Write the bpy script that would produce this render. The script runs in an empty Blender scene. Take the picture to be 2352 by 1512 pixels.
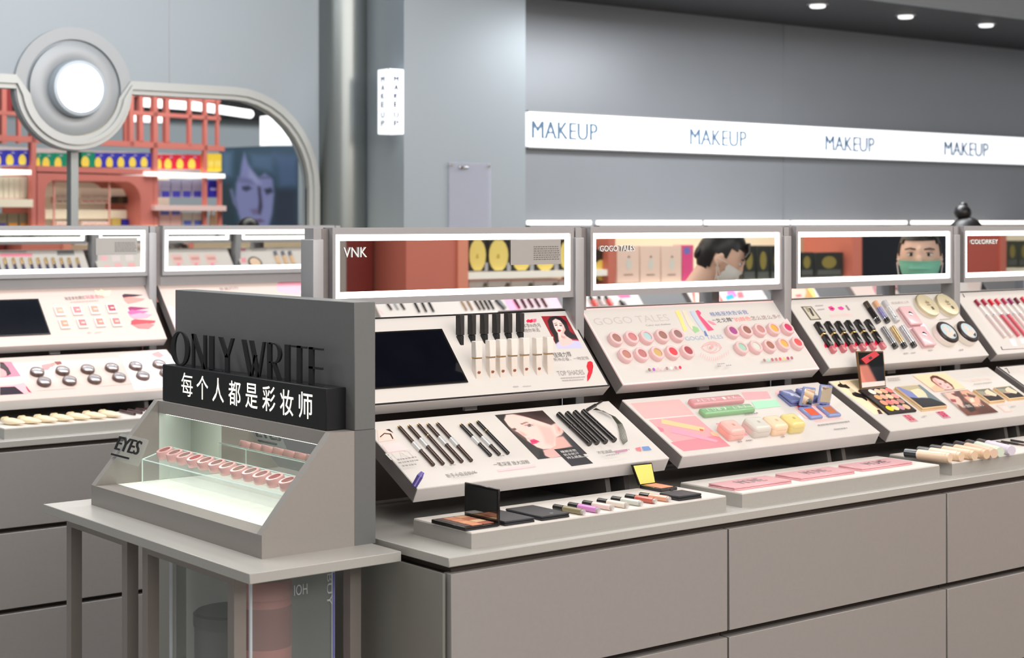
import bpy, bmesh, math, random
import numpy as np
from mathutils import Matrix, Vector
random.seed(7)
SC = bpy.context.scene
COL = SC.collection
# ------------------------------------------------------------------ camera
H = 1.42                      # height of the lens above the floor
FPX, HOR, CX = 3800.0, 510.0, 1176.0
CA, SA = 0.6188, 0.7855       # view direction in the aisle's axes
cd = bpy.data.cameras.new('camera'); cam = bpy.data.objects.new('camera', cd); COL.objects.link(cam)
cam.location = (0, 0, H); cam.rotation_euler = (math.pi/2, 0, -math.atan2(CA, SA))
cd.sensor_width = 36; cd.lens = 36*FPX/2352; cd.shift_x = 0; cd.shift_y = (HOR-756)/2352
cd.clip_start = 0.05; cd.clip_end = 100
cd.dof.use_dof = True; cd.dof.focus_distance = 3.2; cd.dof.aperture_fstop = 58.16/ (0.0095*1000)
SC.camera = cam
# ------------------------------------------------------------------ world, lights, exposure
w = bpy.data.worlds.new('world'); SC.world = w; w.use_nodes = True
w.node_tree.nodes['Background'].inputs[0].default_value = (0.93, 0.97, 1.0, 1)
w.node_tree.nodes['Background'].inputs[1].default_value = 0.42
SC.view_settings.view_transform = 'Standard'; SC.view_settings.look = 'None'
SC.view_settings.exposure = 0.0; SC.view_settings.gamma = 1.0; SC.view_settings.use_curve_mapping = False
SC.cycles.max_bounces = 8; SC.cycles.transparent_max_bounces = 12; SC.cycles.caustics_reflective = False; SC.cycles.caustics_refractive = False
SC.cycles.sample_clamp_indirect = 4.0
def area(name, loc, size, power, rot=(0, 0, 0), col=(1, .96, .92)):
    l = bpy.data.lights.new(name, 'AREA'); l.shape = 'RECTANGLE'; l.size, l.size_y = size; l.energy = power; l.color = col
    o = bpy.data.objects.new(name, l); COL.objects.link(o); o.location = loc; o.rotation_euler = rot
    return o
area('aisle_ceiling_light', (3.2, 0.6, 2.95), (6.0, 1.4), 84, (math.radians(28), 0, 0), (1, .95, .9))
area('cross_aisle_light', (2.2, 3.75, 2.95), (4.6, .5), 78, (0, 0, 0), (.96, .98, 1))
area('back_aisle_light', (5.5, 4.5, 2.36), (1.2, .5), 46, (0, 0, 0), (.95, .98, 1))
area('entrance_light', (1.6, 4.6, 3.1), (3.0, .8), 18, (math.radians(50), 0, 0), (.85, .93, 1))
area('front_aisle_light', (2.6, -1.8, 2.9), (6.5, 1.2), 150, (math.radians(58), 0, 0), (1, .955, .91))
area('unit_fill_light', (5.6, 1.7, 2.95), (4.0, .4), 60, (math.radians(-35), 0, 0), (1, .97, .93))  # added unseen fill, brightens the coral unit for the mirrors
area('far_wall_fill_light', (7.0, 11.2, 3.2), (6.0, 1.0), 160, (math.radians(30), 0, 0), (.95, .98, 1))  # added unseen fill that lifts the otherwise dark far wall
area('pillar_uplight', (3.3, 5.58, .95), (.2, .2), 2.2, (math.radians(150), 0, math.radians(-60)), (1, .93, .72))
area('table_fill_light', (1.1, 2.7, 2.9), (.7, .9), 15, (0, 0, 0), (1, .98, .94))  # added unseen fill, brightens the table top
area('rack_hall_light', (4.4, 7.6, 3.1), (3.0, 1.2), 75, (math.radians(20), 0, 0), (1, .97, .93))
# ------------------------------------------------------------------ colours and materials
def lin(c):
    c /= 255.0
    return c/12.92 if c <= 0.04045 else ((c+0.055)/1.055)**2.4
def C(r, g, b): return (lin(r), lin(g), lin(b), 1)
_m = {}
def mat(name, col, rough=.5, metal=0., emit=0., ecol=None, coat=0., noise=0., scale=60., spec=.5, trans=0., ior=1.45, bump=0.):
    if name in _m: return _m[name]
    m = bpy.data.materials.new(name); m.use_nodes = True; _m[name] = m
    nt = m.node_tree; b = nt.nodes['Principled BSDF']
    c = C(*col)
    b.inputs['Base Color'].default_value = c
    b.inputs['Roughness'].default_value = rough; b.inputs['Metallic'].default_value = metal
    b.inputs['Coat Weight'].default_value = coat; b.inputs['Specular IOR Level'].default_value = spec
    b.inputs['Transmission Weight'].default_value = trans; b.inputs['IOR'].default_value = ior
    if emit:
        b.inputs['Emission Color'].default_value = C(*(ecol or col)); b.inputs['Emission Strength'].default_value = emit
    if noise or bump:
        tc = nt.nodes.new('ShaderNodeTexCoord'); n = nt.nodes.new('ShaderNodeTexNoise')
        n.inputs['Scale'].default_value = scale; n.inputs['Detail'].default_value = 3
        nt.links.new(tc.outputs['Object'], n.inputs['Vector'])
        if noise:
            mx = nt.nodes.new('ShaderNodeMix'); mx.data_type = 'RGBA'
            mx.inputs['A'].default_value = tuple(min(1, x*(1-noise)) for x in c[:3])+(1,)
            mx.inputs['B'].default_value = tuple(min(1, x*(1+noise)) for x in c[:3])+(1,)
            nt.links.new(n.outputs['Fac'], mx.inputs['Factor']); nt.links.new(mx.outputs['Result'], b.inputs['Base Color'])
        if bump:
            bp = nt.nodes.new('ShaderNodeBump'); bp.inputs['Strength'].default_value = bump; bp.inputs['Distance'].default_value = .002
            nt.links.new(n.outputs['Fac'], bp.inputs['Height']); nt.links.new(bp.outputs['Normal'], b.inputs['Normal'])
    return m
def clear(name, col=(235, 248, 244), alpha=.18, rough=.05):
    """thin clear acrylic: mostly see-through with glossy faces"""
    if name in _m: return _m[name]
    m = bpy.data.materials.new(name); m.use_nodes = True; _m[name] = m
    nt = m.node_tree; b = nt.nodes['Principled BSDF']
    b.inputs['Base Color'].default_value = C(*col); b.inputs['Roughness'].default_value = rough; b.inputs['Alpha'].default_value = alpha
    return m
def flat(c): return mat('solid_%02x%02x%02x' % tuple(c), c, .45)
def gloss(c): return mat('gloss_%02x%02x%02x' % tuple(c), c, .22, coat=.3)
def ink(c): return mat('print_%02x%02x%02x' % tuple(c), c, .4, emit=.16)      # translucent print on a backlit panel
STEEL = mat('warm_grey_steel', (156, 151, 148), .42, .2, noise=.04, scale=140)
STEEL_T = mat('table_steel', (180, 177, 171), .4, .2, noise=.04, scale=140)
STEEL_F = mat('mirror_frame_steel', (166, 165, 167), .4, .3, noise=.03)
CHAR = mat('charcoal_coating', (138, 130, 128), .5, .1, noise=.08, scale=90)
DARK = mat('dark_recess', (92, 81, 77), .6)
LITW = mat('backlit_white_acrylic', (178, 171, 165), .2, emit=.36, ecol=(255, 246, 238))
LITP = mat('backlit_blush_acrylic', (182, 167, 159), .2, emit=.34, ecol=(255, 228, 218))
EDGE = mat('panel_edge_grey', (204, 200, 198), .45, .1)
TRAYTOP = mat('tray_white_top', (228, 221, 214), .3, emit=.06)
MIRROR = mat('mirror_glass', (236, 236, 232), .015, 1.0)
LED = mat('led_band', (255, 255, 255), .4, emit=2.6, ecol=(255, 250, 244))
BLK = mat('black_lacquer', (20, 18, 18), .25, coat=.4)
BLKM = mat('black_matte', (22, 22, 24), .6)
SCREEN = mat('black_glass_screen', (9, 11, 20), .12, coat=.3, noise=.5, scale=14)
ACR = clear('clear_acrylic', (226, 236, 232), .10)
ACRE = mat('acrylic_edge', (214, 236, 230), .15, emit=.15)
GOLD = mat('gold_trim', (214, 178, 120), .25, .9)
CHROME = mat('chrome', (215, 215, 218), .15, 1.0)
WALLM = mat('brushed_wall_panel', (156, 160, 166), .36, .4, noise=.05, scale=3)
WALLL = mat('pale_wall_panel', (160, 168, 174), .42, .25, noise=.03, scale=2)
CORAL = mat('coral_paint', (206, 122, 112), .5, noise=.05, scale=8)
SKIN = mat('skin', (232, 190, 168), .5)
HAIR = mat('black_hair', (22, 18, 18), .4, noise=.4, scale=120)
# ------------------------------------------------------------------ mesh helpers
MATW = {}
class MB:
    def __init__(s): s.v = []; s.f = []; s.m = []
    def add(s, vs, fs, mi=0, M=None):
        o = len(s.v)
        s.v += [(M @ Vector(p)) if M else Vector(p) for p in vs]
        for f in fs: s.f.append([i+o for i in f]); s.m.append(mi)
        return s
    def box(s, x0, x1, y0, y1, z0, z1, mi=0, M=None):
        vs = [(x, y, z) for z in (z0, z1) for y in (y0, y1) for x in (x0, x1)]
        return s.add(vs, [(0, 2, 3, 1), (4, 5, 7, 6), (0, 1, 5, 4), (2, 6, 7, 3), (0, 4, 6, 2), (1, 3, 7, 5)], mi, M)
    def rbox(s, x0, x1, y0, y1, z0, z1, r, mi=0, M=None, seg=3, vert=False):
        b = bmesh.new(); bmesh.ops.create_cube(b, size=1)
        for v in b.verts:
            v.co = Vector(((x0+x1)/2+v.co.x*(x1-x0), (y0+y1)/2+v.co.y*(y1-y0), (z0+z1)/2+v.co.z*(z1-z0)))
        es = [e for e in b.edges if (not vert or abs(e.verts[0].co.z-e.verts[1].co.z) > 1e-6)]
        bmesh.ops.bevel(b, geom=es, offset=r, segments=seg, affect='EDGES', profile=.5)
        return s._bm(b, mi, M)
    def _bm(s, b, mi=0, M=None):
        b.verts.index_update()
        s.add([v.co.copy() for v in b.verts], [[v.index for v in f.verts] for f in b.faces], mi, M); b.free(); return s
    def prism(s, poly, z0, z1, mi=0, M=None):
        n = len(poly); a = sum(poly[i][0]*poly[(i+1) % n][1]-poly[(i+1) % n][0]*poly[i][1] for i in range(n))
        if a < 0: poly = poly[::-1]
        vs = [(x, y, z0) for x, y in poly]+[(x, y, z1) for x, y in poly]
        fs = [list(range(n))[::-1], list(range(n, 2*n))]+[(i, (i+1) % n, n+(i+1) % n, n+i) for i in range(n)]
        return s.add(vs, fs, mi, M)
    def quad(s, pts, mi=0, M=None): return s.add(pts, [list(range(len(pts)))], mi, M)
    def cyl(s, p0, p1, r0, r1=None, n=14, mi=0, M=None):
        r1 = r0 if r1 is None else r1
        p0 = Vector(p0); p1 = Vector(p1); d = (p1-p0).normalized()
        u = d.orthogonal().normalized(); w_ = d.cross(u)
        vs = []
        for p, r in ((p0, r0), (p1, r1)):
            vs += [p+u*(r*math.cos(2*math.pi*i/n))+w_*(r*math.sin(2*math.pi*i/n)) for i in range(n)]
        return s.add(vs, [list(range(n))[::-1], list(range(n, 2*n))]+[(i, (i+1) % n, n+(i+1) % n, n+i) for i in range(n)], mi, M)
    def lathe(s, prof, n=24, mi=0, M=None):
        vs = [(r*math.cos(2*math.pi*i/n), r*math.sin(2*math.pi*i/n), z) for r, z in prof for i in range(n)]
        fs = []
        for k in range(len(prof)-1):
            fs += [(k*n+i, k*n+(i+1) % n, (k+1)*n+(i+1) % n, (k+1)*n+i) for i in range(n)]
        fs.append(list(range(n))[::-1]); fs.append(list(range((len(prof)-1)*n, len(prof)*n)))
        return s.add(vs, fs, mi, M)
    def ell(s, c, r, mi=0, M=None, u=16, v=10, fn=None):
        b = bmesh.new(); bmesh.ops.create_uvsphere(b, u_segments=u, v_segments=v, radius=1)
        for q in b.verts:
            p = Vector((q.co.x*r[0], q.co.y*r[1], q.co.z*r[2]))
            if fn: p = fn(p)
            q.co = p+Vector(c)
        return s._bm(b, mi, M)
    def tube(s, pts, r, n=8, mi=0, M=None):
        for a, b in zip(pts, pts[1:]): s.cyl(a, b, r, n=n, mi=mi, M=M)
        return s
    def mesh(s, name, mats, smooth=True, inv=None):
        me = bpy.data.meshes.new(name)
        me.from_pydata([tuple(inv @ p) if inv else tuple(p) for p in s.v], [], s.f)
        for m in (mats if isinstance(mats, (list, tuple)) else [mats]): me.materials.append(m)
        me.polygons.foreach_set('material_index', s.m); me.update()
        if smooth:
            me.polygons.foreach_set('use_smooth', [True]*len(me.polygons)); me.set_sharp_from_angle(angle=math.radians(38))
        return me
_cache = {}
def link(name, me, parent=None):
    o = bpy.data.objects.new(name, me); COL.objects.link(o)
    if parent: o.parent = parent
    return o
def part(name, mb, mats, parent=None, world=False, smooth=True):
    """one mesh object; with world=True the vertices are given in world space"""
    inv = MATW[parent.name].inverted() if (world and parent) else None
    o = link(name, mb.mesh(name, mats, smooth, inv), parent)
    if parent: MATW[o.name] = MATW[parent.name].copy()
    return o
def cpart(name, key, fn, mats, parent):
    if key not in _cache:
        mb = MB(); fn(mb); _cache[key] = mb.mesh(name, mats)
    o = link(name, _cache[key], parent); MATW[o.name] = MATW[parent.name].copy(); return o
LABELS = {}
def tag(o, label, cat, group=None):
    o['label'] = label; o['category'] = cat
    if group: o['group'] = group
    LABELS.setdefault(label, []).append(o.name); return o
def thing(name, label, cat, M=None, group=None):
    if M is None: M = Matrix.Identity(4)
    elif not isinstance(M, Matrix): M = Matrix.Translation(M)
    o = bpy.data.objects.new(name, None); COL.objects.link(o); o.empty_display_size = .02
    o.matrix_world = M; MATW[o.name] = M.copy()
    return tag(o, label, cat, group)
def struct(name, mb, mats, parent=None):
    o = part(name, mb, mats, parent)
    if not parent: o['kind'] = 'structure'
    MATW[o.name] = Matrix.Identity(4)
    return o
# ------------------------------------------------------------------ sight lines onto the real surfaces
EYE = Vector((0, 0, H))
def ray(px, py):
    r = (px-CX)/FPX
    return Vector((SA*r+CA, -CA*r+SA, (HOR-py)/FPX))
def hit(px, py, P, N):
    d = ray(px, py); P = Vector(P); N = Vector(N)
    return EYE+d*((P-EYE).dot(N)/d.dot(N))
def atY(px, py, Y): return hit(px, py, (0, Y, 0), (0, 1, 0))
def atX(px, py, X): return hit(px, py, (X, 0, 0), (1, 0, 0))
def atZ(px, py, Z): return hit(px, py, (0, 0, Z), (0, 0, 1))
def via(px, py, mP, mN, P, N):
    """where a sight line lands after bouncing off a mirror (plane mP, mN) on the plane P, N"""
    a = hit(px, py, mP, mN); d = ray(px, py); n = Vector(mN).normalized(); d = d-2*d.dot(n)*n
    P = Vector(P); N = Vector(N)
    return a+d*((P-a).dot(N)/d.dot(N))
class Z:
    """a crop of the photograph: origin and scale, to read coordinates off"""
    def __init__(s, x0, y0, k): s.x0, s.y0, s.k = x0, y0, k
    def __call__(s, x, y): return (s.x0+x/s.k, s.y0+y/s.k)
    def l(s, pts): return [s(*p) for p in pts]
# ------------------------------------------------------------------ lettering
_tc = {}
def glyphs(txt, bold=0.):
    key = (txt, bold)
    if key in _tc: return _tc[key]
    cu = bpy.data.curves.new('t', 'FONT'); cu.body = txt; cu.size = 1; cu.resolution_u = 3; cu.offset = bold
    o = bpy.data.objects.new('t', cu); COL.objects.link(o)
    dg = bpy.context.evaluated_depsgraph_get(); dg.update()
    me = bpy.data.meshes.new_from_object(o.evaluated_get(dg))
    vs = [v.co.copy() for v in me.vertices]; fs = [list(p.vertices) for p in me.polygons]
    bpy.data.objects.remove(o); bpy.data.curves.remove(cu); bpy.data.meshes.remove(me)
    x0 = min(v.x for v in vs); x1 = max(v.x for v in vs); y0 = min(v.y for v in vs); y1 = max(v.y for v in vs)
    vs = [((v.x-x0)/(x1-x0), (v.y-y0)/(y1-y0)) for v in vs]
    _tc[key] = (vs, fs, (x1-x0)/(y1-y0)); return _tc[key]
def text(mb, txt, M, w_, h=None, thick=0., bold=0., mi=0):
    """letters filling a w x h box whose lower left corner is M's origin"""
    vs, fs, asp = glyphs(txt, bold); h = h or w_/asp; n = len(vs)
    if thick:
        pts = [(x*w_, y*h, thick) for x, y in vs]+[(x*w_, y*h, 0) for x, y in vs]
        ed = {}
        for f in fs:
            for a, b in zip(f, f[1:]+f[:1]): ed[(a, b)] = 1
        side = [(b, a, a+n, b+n) for a, b in ed if (b, a) not in ed]
        mb.add(pts, fs+side+[[i+n for i in f[::-1]] for f in fs], mi, M)
    else: mb.add([(x*w_, y*h, 0) for x, y in vs], fs, mi, M)
    return mb
def axes(o, x, y):
    x = Vector(x).normalized(); y = Vector(y).normalized(); z = x.cross(y).normalized()
    return Matrix(((x.x, y.x, z.x, o[0]), (x.y, y.y, z.y, o[1]), (x.z, y.z, z.z, o[2]), (0, 0, 0, 1)))
ORD = ('first', 'second', 'third', 'fourth', 'fifth', 'sixth', 'seventh', 'eighth', 'ninth', 'tenth', 'eleventh', 'twelfth')

def vcol_mat(name, emit):
    if name in _m: return _m[name]
    m = bpy.data.materials.new(name); m.use_nodes = True; _m[name] = m; nt = m.node_tree; b = nt.nodes['Principled BSDF']
    at = nt.nodes.new('ShaderNodeAttribute'); at.attribute_name = 'ink'
    nt.links.new(at.outputs['Color'], b.inputs['Base Color']); nt.links.new(at.outputs['Color'], b.inputs['Emission Color'])
    b.inputs['Emission Strength'].default_value = emit; b.inputs['Roughness'].default_value = .4; return m
def sdist(px, py, poly):
    """signed distance (inside positive) of arrays of points to a polygon"""
    best = np.full(px.shape, 1e9); ins = np.zeros(px.shape, bool); n = len(poly)
    for i in range(n):
        (x0, y0), (x1, y1) = poly[i], poly[(i+1) % n]
        dx, dy = x1-x0, y1-y0; t = np.clip(((px-x0)*dx+(py-y0)*dy)/max(dx*dx+dy*dy, 1e-9), 0, 1)
        best = np.minimum(best, np.hypot(px-x0-t*dx, py-y0-t*dy))
        if y0 != y1:
            c = ((y0 > py) != (y1 > py)) & (px < (x1-x0)*(py-y0)/(y1-y0)+x0); ins ^= c
    return np.where(ins, best, -best)
def painted(name, corners, nx, ny, base, ops, to3, parent, emit=.12):
    """a printed photograph: soft shapes of ink on a fine grid; corners and shapes in photo pixels, to3 maps a pixel to the sheet"""
    tl, tr, br, bl = [np.array(c, float) for c in corners]
    u, v = np.meshgrid(np.linspace(0, 1, nx), np.linspace(0, 1, ny))
    P = (tl*(1-u)[..., None]+tr*u[..., None])*(1-v)[..., None]+(bl*(1-u)[..., None]+br*u[..., None])*v[..., None]
    X, Y = P[..., 0], P[..., 1]; col = np.empty(X.shape+(3,)); col[:] = base
    for pts, c, f, *op in ops:
        t = np.clip((sdist(X, Y, pts)+f)/(2*f), 0, 1); t = (t*t*(3-2*t))*(op[0] if op else 1)
        col = col*(1-t[..., None])+np.array(c, float)*t[..., None]
    vs = [to3(x, y) for x, y in zip(X.ravel(), Y.ravel())]
    fs = [(j*nx+i, (j+1)*nx+i, (j+1)*nx+i+1, j*nx+i+1) for j in range(ny-1) for i in range(nx-1)]
    me = bpy.data.meshes.new(name); me.from_pydata(vs, [], fs); me.materials.append(vcol_mat('photo_ink_%d' % int(emit*100), emit))
    q = col/255; ln = np.where(q <= .04045, q/12.92, ((q+.055)/1.055)**2.4).reshape(-1, 3)
    at = me.attributes.new('ink', 'FLOAT_COLOR', 'POINT'); at.data.foreach_set('color', np.concatenate([ln, np.ones((len(ln), 1))], 1).ravel().astype(np.float32))
    o = link(name, me, parent); MATW[o.name] = MATW[parent.name].copy(); return o
# ------------------------------------------------------------------ the room
YW = 5.75
mb = MB().box(-3, 12, -4, 16, -.05, 0)
struct('floor', mb, mat('pale_floor_tile', (170, 166, 160), .3, noise=.05, scale=2))
mb = MB().box(-3, 12, -4, 16, 3.3, 3.4)
struct('ceiling', mb, mat('dark_ceiling', (40, 43, 46), .7))
# wall with the wide rounded opening (left) and the brushed panels (right)
def X5(px, py=0): return atY(px, py, YW).x
def P5(px, py): p = atY(px, py, YW); return (p.x, p.z)
cx, cz = P5(168, 205); RN = .222                   # the lamp's round notch
jx = X5(704); topz = P5(420, 224)[1]; leftz = topz
out = [(-3, 3.3), (12, 3.3), (12, 0), (jx, 0)]
rc = .34
edge = [(jx, 0), (jx, topz-rc)]
edge += [(jx-rc+rc*math.cos(a), topz-rc+rc*math.sin(a)) for a in [math.radians(9*i) for i in range(1, 10)]]
edge += [(jx-rc, topz)]
a0 = math.asin((topz-cz)/RN)
edge += [(cx+RN*math.cos(a0), topz)]
n = 26
for i in range(1, n):
    a = a0-(math.pi+2*a0)*i/n
    edge.append((cx+RN*math.cos(a), cz+RN*math.sin(a)))
edge += [(cx-RN*math.cos(a0), topz), (-3, topz)]
poly = out[:-1]+edge
mb = MB()
Mw = Matrix(((1, 0, 0, 0), (0, 0, -1, YW+.12), (0, 1, 0, 0), (0, 0, 0, 1)))     # x,z drawing -> wall
split = X5(928)
lx = [p for p in poly]
mb.prism([(-3, 3.3), (split+.1, 3.3), (split+.1, 0)]+edge, .09, .12, 0, Mw)
wl = struct('wall_left', mb, WALLL)
mb = MB().box(split+.1, 12, YW, YW+.12, 0, 3.3)
for px in (1800,):
    x = X5(px); mb.box(x-.004, x+.004, YW-.004, YW+.01, 0, 3.3)
wb = struct('wall_back', mb, WALLM)
mb = MB(); x = X5(390); mb.box(x-.003, x+.003, YW-.0015, YW+.002, topz+.05, 3.3); part('panel_joint', mb, WALLM, wl)
# raised trim round the opening
mb = MB()
for off, wd, pr in ((0, .05, .022), (.018, .016, .034)):
    pts = edge
    nrm = []
    for i, p in enumerate(pts):
        a = Vector(pts[max(i-1, 0)]); b = Vector(pts[min(i+1, len(pts)-1)]); d = (b-a).normalized(); nrm.append(Vector((d.y, -d.x)))
    q0 = [Vector(p)+nn*off for p, nn in zip(pts, nrm)]; q1 = [Vector(p)+nn*(off+wd) for p, nn in zip(pts, nrm)]
    for i in range(len(pts)-1):
        vs = []
        for y in (YW-pr, YW+.01):
            for q in (q0[i], q0[i+1], q1[i+1], q1[i]): vs.append((q.x, y, q.y))
        mb.add(vs, [(0, 1, 2, 3), (4, 7, 6, 5), (0, 4, 5, 1), (2, 6, 7, 3), (1, 5, 6, 2), (0, 3, 7, 4)])
struct('trim_1', mb, mat('opening_trim', (182, 184, 182), .35, .4))
mb = MB(); x0, x1 = X5(171), X5(188); mb.box(x0, x1, YW+.03, YW+.07, 0, cz-RN+.02)
struct('trim_2', mb, mat('mullion_steel', (160, 163, 162), .4, .4))
# dark soffit over the back wall with its pale fascia
sx = 4.36
mb = MB().box(sx, 12, 4.88, YW, H+1.004, H+1.06)
sof = struct('trim_3', mb, mat('dark_soffit', (52, 54, 57), .6))
mb = MB().box(sx, 12, 4.85, 4.88, H+1.004, H+1.22); struct('trim_4', mb, mat('soffit_fascia', (150, 156, 160), .5))
mb = MB().box(sx, 12, 4.3, 4.85, H+1.22, H+1.26); struct('trim_5', mb, mat('upper_soffit', (24, 26, 30), .7))
# pillar
YC = 5.4
mb = MB().box(.6871*YC, .8011*YC, YC, YW, 0, 3.3); struct('wall_pillar', mb, mat('pillar_cladding', (164, 172, 178), .36, .4, noise=.03, scale=2))
# rounded steel cover in the corner between the opening and the pillar
mb = MB(); n_ = 18; cx_, cy_, r_ = .6871*YC-.068, YW, .108
q = [(cx_+r_*math.cos(math.pi+math.pi*k/n_), cy_+r_*math.sin(math.pi+math.pi*k/n_)) for k in range(n_+1)]
mb.prism(q, 0, 3.3)
struct('wall_corner', mb, mat('rounded_steel', (132, 136, 134), .3, .75, noise=.04, scale=4))
# light box band with the writing
zb0, zb1 = H+.3335, H+.4886
bx0 = .8011*YW-.02
t = thing('illuminated_sign_band', 'long white illuminated band on the grey wall reading MAKEUP four times', 'sign', (bx0, YW, zb0))
part('light_panel', MB().box(bx0, 12, YW-.045, YW, zb0, zb1), mat('band_light', (255, 255, 255), .4, emit=1.25, ecol=(244, 249, 255)), t, True)
for (a, ya, b, yb) in ((1222, 318, 1372, 321), (1585, 333, 1714, 336), (1896, 346, 2008, 349), (2169, 357, 2270, 361)):
    p = atY(a, ya, YW-.046); q = atY(b, yb, YW-.046)
    mb = MB()
    for k in range(4): text(mb, 'MAKEUP', axes((p.x-.003+.002*k, YW-.0465-.0002*k, p.z), (1, 0, 0), (0, 0, 1)), q.x-p.x, .079)
    part('lettering', mb, mat('sign_ink_blue', (96, 122, 150), .6, emit=.16), t, True)
mb = MB().box(bx0, 12, YW-.047, YW, zb1, zb1+.006).box(bx0, 12, YW-.047, YW, zb0-.006, zb0)
part('rim', mb, STEEL_F, t, True)
# hanging two-sided light box on the pillar's flank
sx0, sx1, sy0, sy1, sz0, sz1 = 3.625, 3.697, 5.38, 5.46, H+.3456, H+.601
t = thing('hanging_light_box', 'small upright white light box on the pillar reading MAKEUP downwards', 'sign', (sx0, sy0, sz0))
part('box', MB().rbox(sx0, sx1, sy0, sy1, sz0, sz1, .003), mat('light_box', (255, 255, 255), .4, emit=.92, ecol=(243, 248, 255)), t, True)
mb = MB()
for i, ch in enumerate('MAKEUP'):
    z = sz1-.052-.033*i-(.008 if i > 3 else 0)
    for k in (-.0014, 0, .0014):
        text(mb, ch, axes((sx0+.024+k, sy0-.0012-abs(k)*.1, z+abs(k)*.5), (1, 0, 0), (0, 0, 1)), .021, .022)
        text(mb, ch, axes((sx0-.0012-abs(k)*.1, sy1-.028+k, z+abs(k)*.5), (0, -1, 0), (0, 0, 1)), .023, .022)
part('lettering', mb, mat('sign_ink_grey', (60, 76, 110), .6), t, True)
part('bracket', MB().box(sx1, .6871*YC, sy0+.03, sy0+.05, sz1-.05, sz1-.03).box(sx1, .6871*YC, sy0+.03, sy0+.05, sz0+.03, sz0+.05)
     .cyl((sx0-.0002, sy0-.0002, sz0), (sx0-.0002, sy0-.0002, sz1), .0022, n=8), STEEL_F, t, True)
# clear plate screwed to the pillar (its code is left out)
a = atY(1028, 372, YC); b = atY(1125, 520, YC)
t = thing('clear_sign_holder', 'faint clear acrylic sign holder on the pillar front', 'sign holder', (a.x, YC, b.z))
part('plate', MB().box(a.x, b.x, YC-.012, YC-.006, b.z-.03, a.z), clear('smoky_acrylic', (190, 190, 205), .30), t, True)
for x in (a.x+.012, b.x-.012): part('fixing', MB().cyl((x, YC, a.z-.014), (x, YC-.014, a.z-.014), .006, n=12), CHROME, t, True)
c = atY(1065, 385, YC-.014); part('fixing', MB().rbox(c.x-.022, c.x+.022, YC-.018, YC-.012, c.z-.005, c.z+.005, .002), CHROME, t, True)

# downlights
for i, (px, py) in enumerate(((1878, 8), (2080, 33), (2265, 53))):
    p = atZ(px, py, H+1.004)
    t = thing('downlight', ('leftmost', 'middle', 'rightmost')[i]+' of the three small white downlights in the dark soffit', 'ceiling light', p, 'soffit downlights')
    part('trim_ring', MB().lathe([(.05, 0), (.05, -.006), (.038, -.008), (.038, -.001)], 20), STEEL_F, t)
    part('lamp', MB().lathe([(.036, -.002), (.036, -.016), (.03, -.02)], 20), mat('downlight_lamp', (255, 255, 255), .5, emit=1.2), t)
# wall display bays behind the gondola: lit canopy, board, shelf
bays = [(1207, 1354), (1367, 1607), (1615, 1809), (1815, 2078), (2090, 2352)]
YB = 5.63
nm = ('first lit wall bay, right of the pillar', 'second lit wall bay from the pillar', 'third lit wall bay from the pillar', 'fourth lit wall bay from the pillar', 'rightmost lit wall bay')
for i, (a, b) in enumerate(bays):
    x0 = atY(a, 514, YB).x; x1 = atY(b, 514, YB).x
    t = thing('wall_display_bay', 'slim white light strip topping the '+nm[i]+'', 'shelf light', (x0, YB, H-.02), 'lit tops of the wall bays')
    part('light_strip', MB().rbox(x0+.005, x1-.005, YB-.02, YB, H-.012, H+.006, .002), mat('bay_strip_light', (255, 255, 255), .4, emit=2.4, ecol=(255, 246, 236)), t, True)
    part('canopy', MB().box(x0, x1, YB-.03, YW, H-.024, H-.0125), STEEL_F, t, True)
    part('back_panel', MB().box(x0, x1, YB+.06, YW, 0, H-.024), mat('bay_back_grey', (166, 166, 168), .5, .2), t, True)
# round lamp in the notch
t = thing('round_wall_lamp', 'large round grey wall lamp with a glowing white centre disc', 'wall lamp', (cx, YW, cz))
Ml = Matrix(((1, 0, 0, 0), (0, 0, -1, 0), (0, 1, 0, 0), (0, 0, 0, 1)))
lm = mat('lamp_ring_grey', (172, 174, 176), .45, .25)
part('ring', MB().lathe([(RN+.004, -.03), (RN+.004, .012), (.182, .012), (.182, -.03)], 56, M=Ml), lm, t)
part('dish', MB().lathe([(.170, -.03), (.170, .016), (.150, .024), (.112, .026), (.102, .020), (.10, -.02)], 56, M=Ml), lm, t)
mb = MB()
for k in range(22):
    a0_, a1_ = math.radians(196+6.8*k), math.radians(196+6.8*(k+1)); q = [(r_*math.cos(x_), r_*math.sin(x_)) for x_, r_ in ((a0_, .171), (a1_, .171), (a1_, .181), (a0_, .181))]
    mb.prism(q, .004, .011, 0, Ml)
part('glow_arc', mb, mat('warm_glow', (240, 232, 190), .5, emit=.5, ecol=(255, 243, 190)), t)
part('drum', MB().lathe([(.104, .0), (.104, .055), (.10, .066), (.088, .068), (.088, .0)], 48, M=Ml), mat('lamp_drum', (186, 194, 202), .4, .2), t)
part('light_disc', MB().lathe([(.087, .05), (.087, .064), (.08, .067)], 48, M=Ml), mat('lamp_light', (255, 255, 255), .4, emit=2.2), t)
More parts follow.
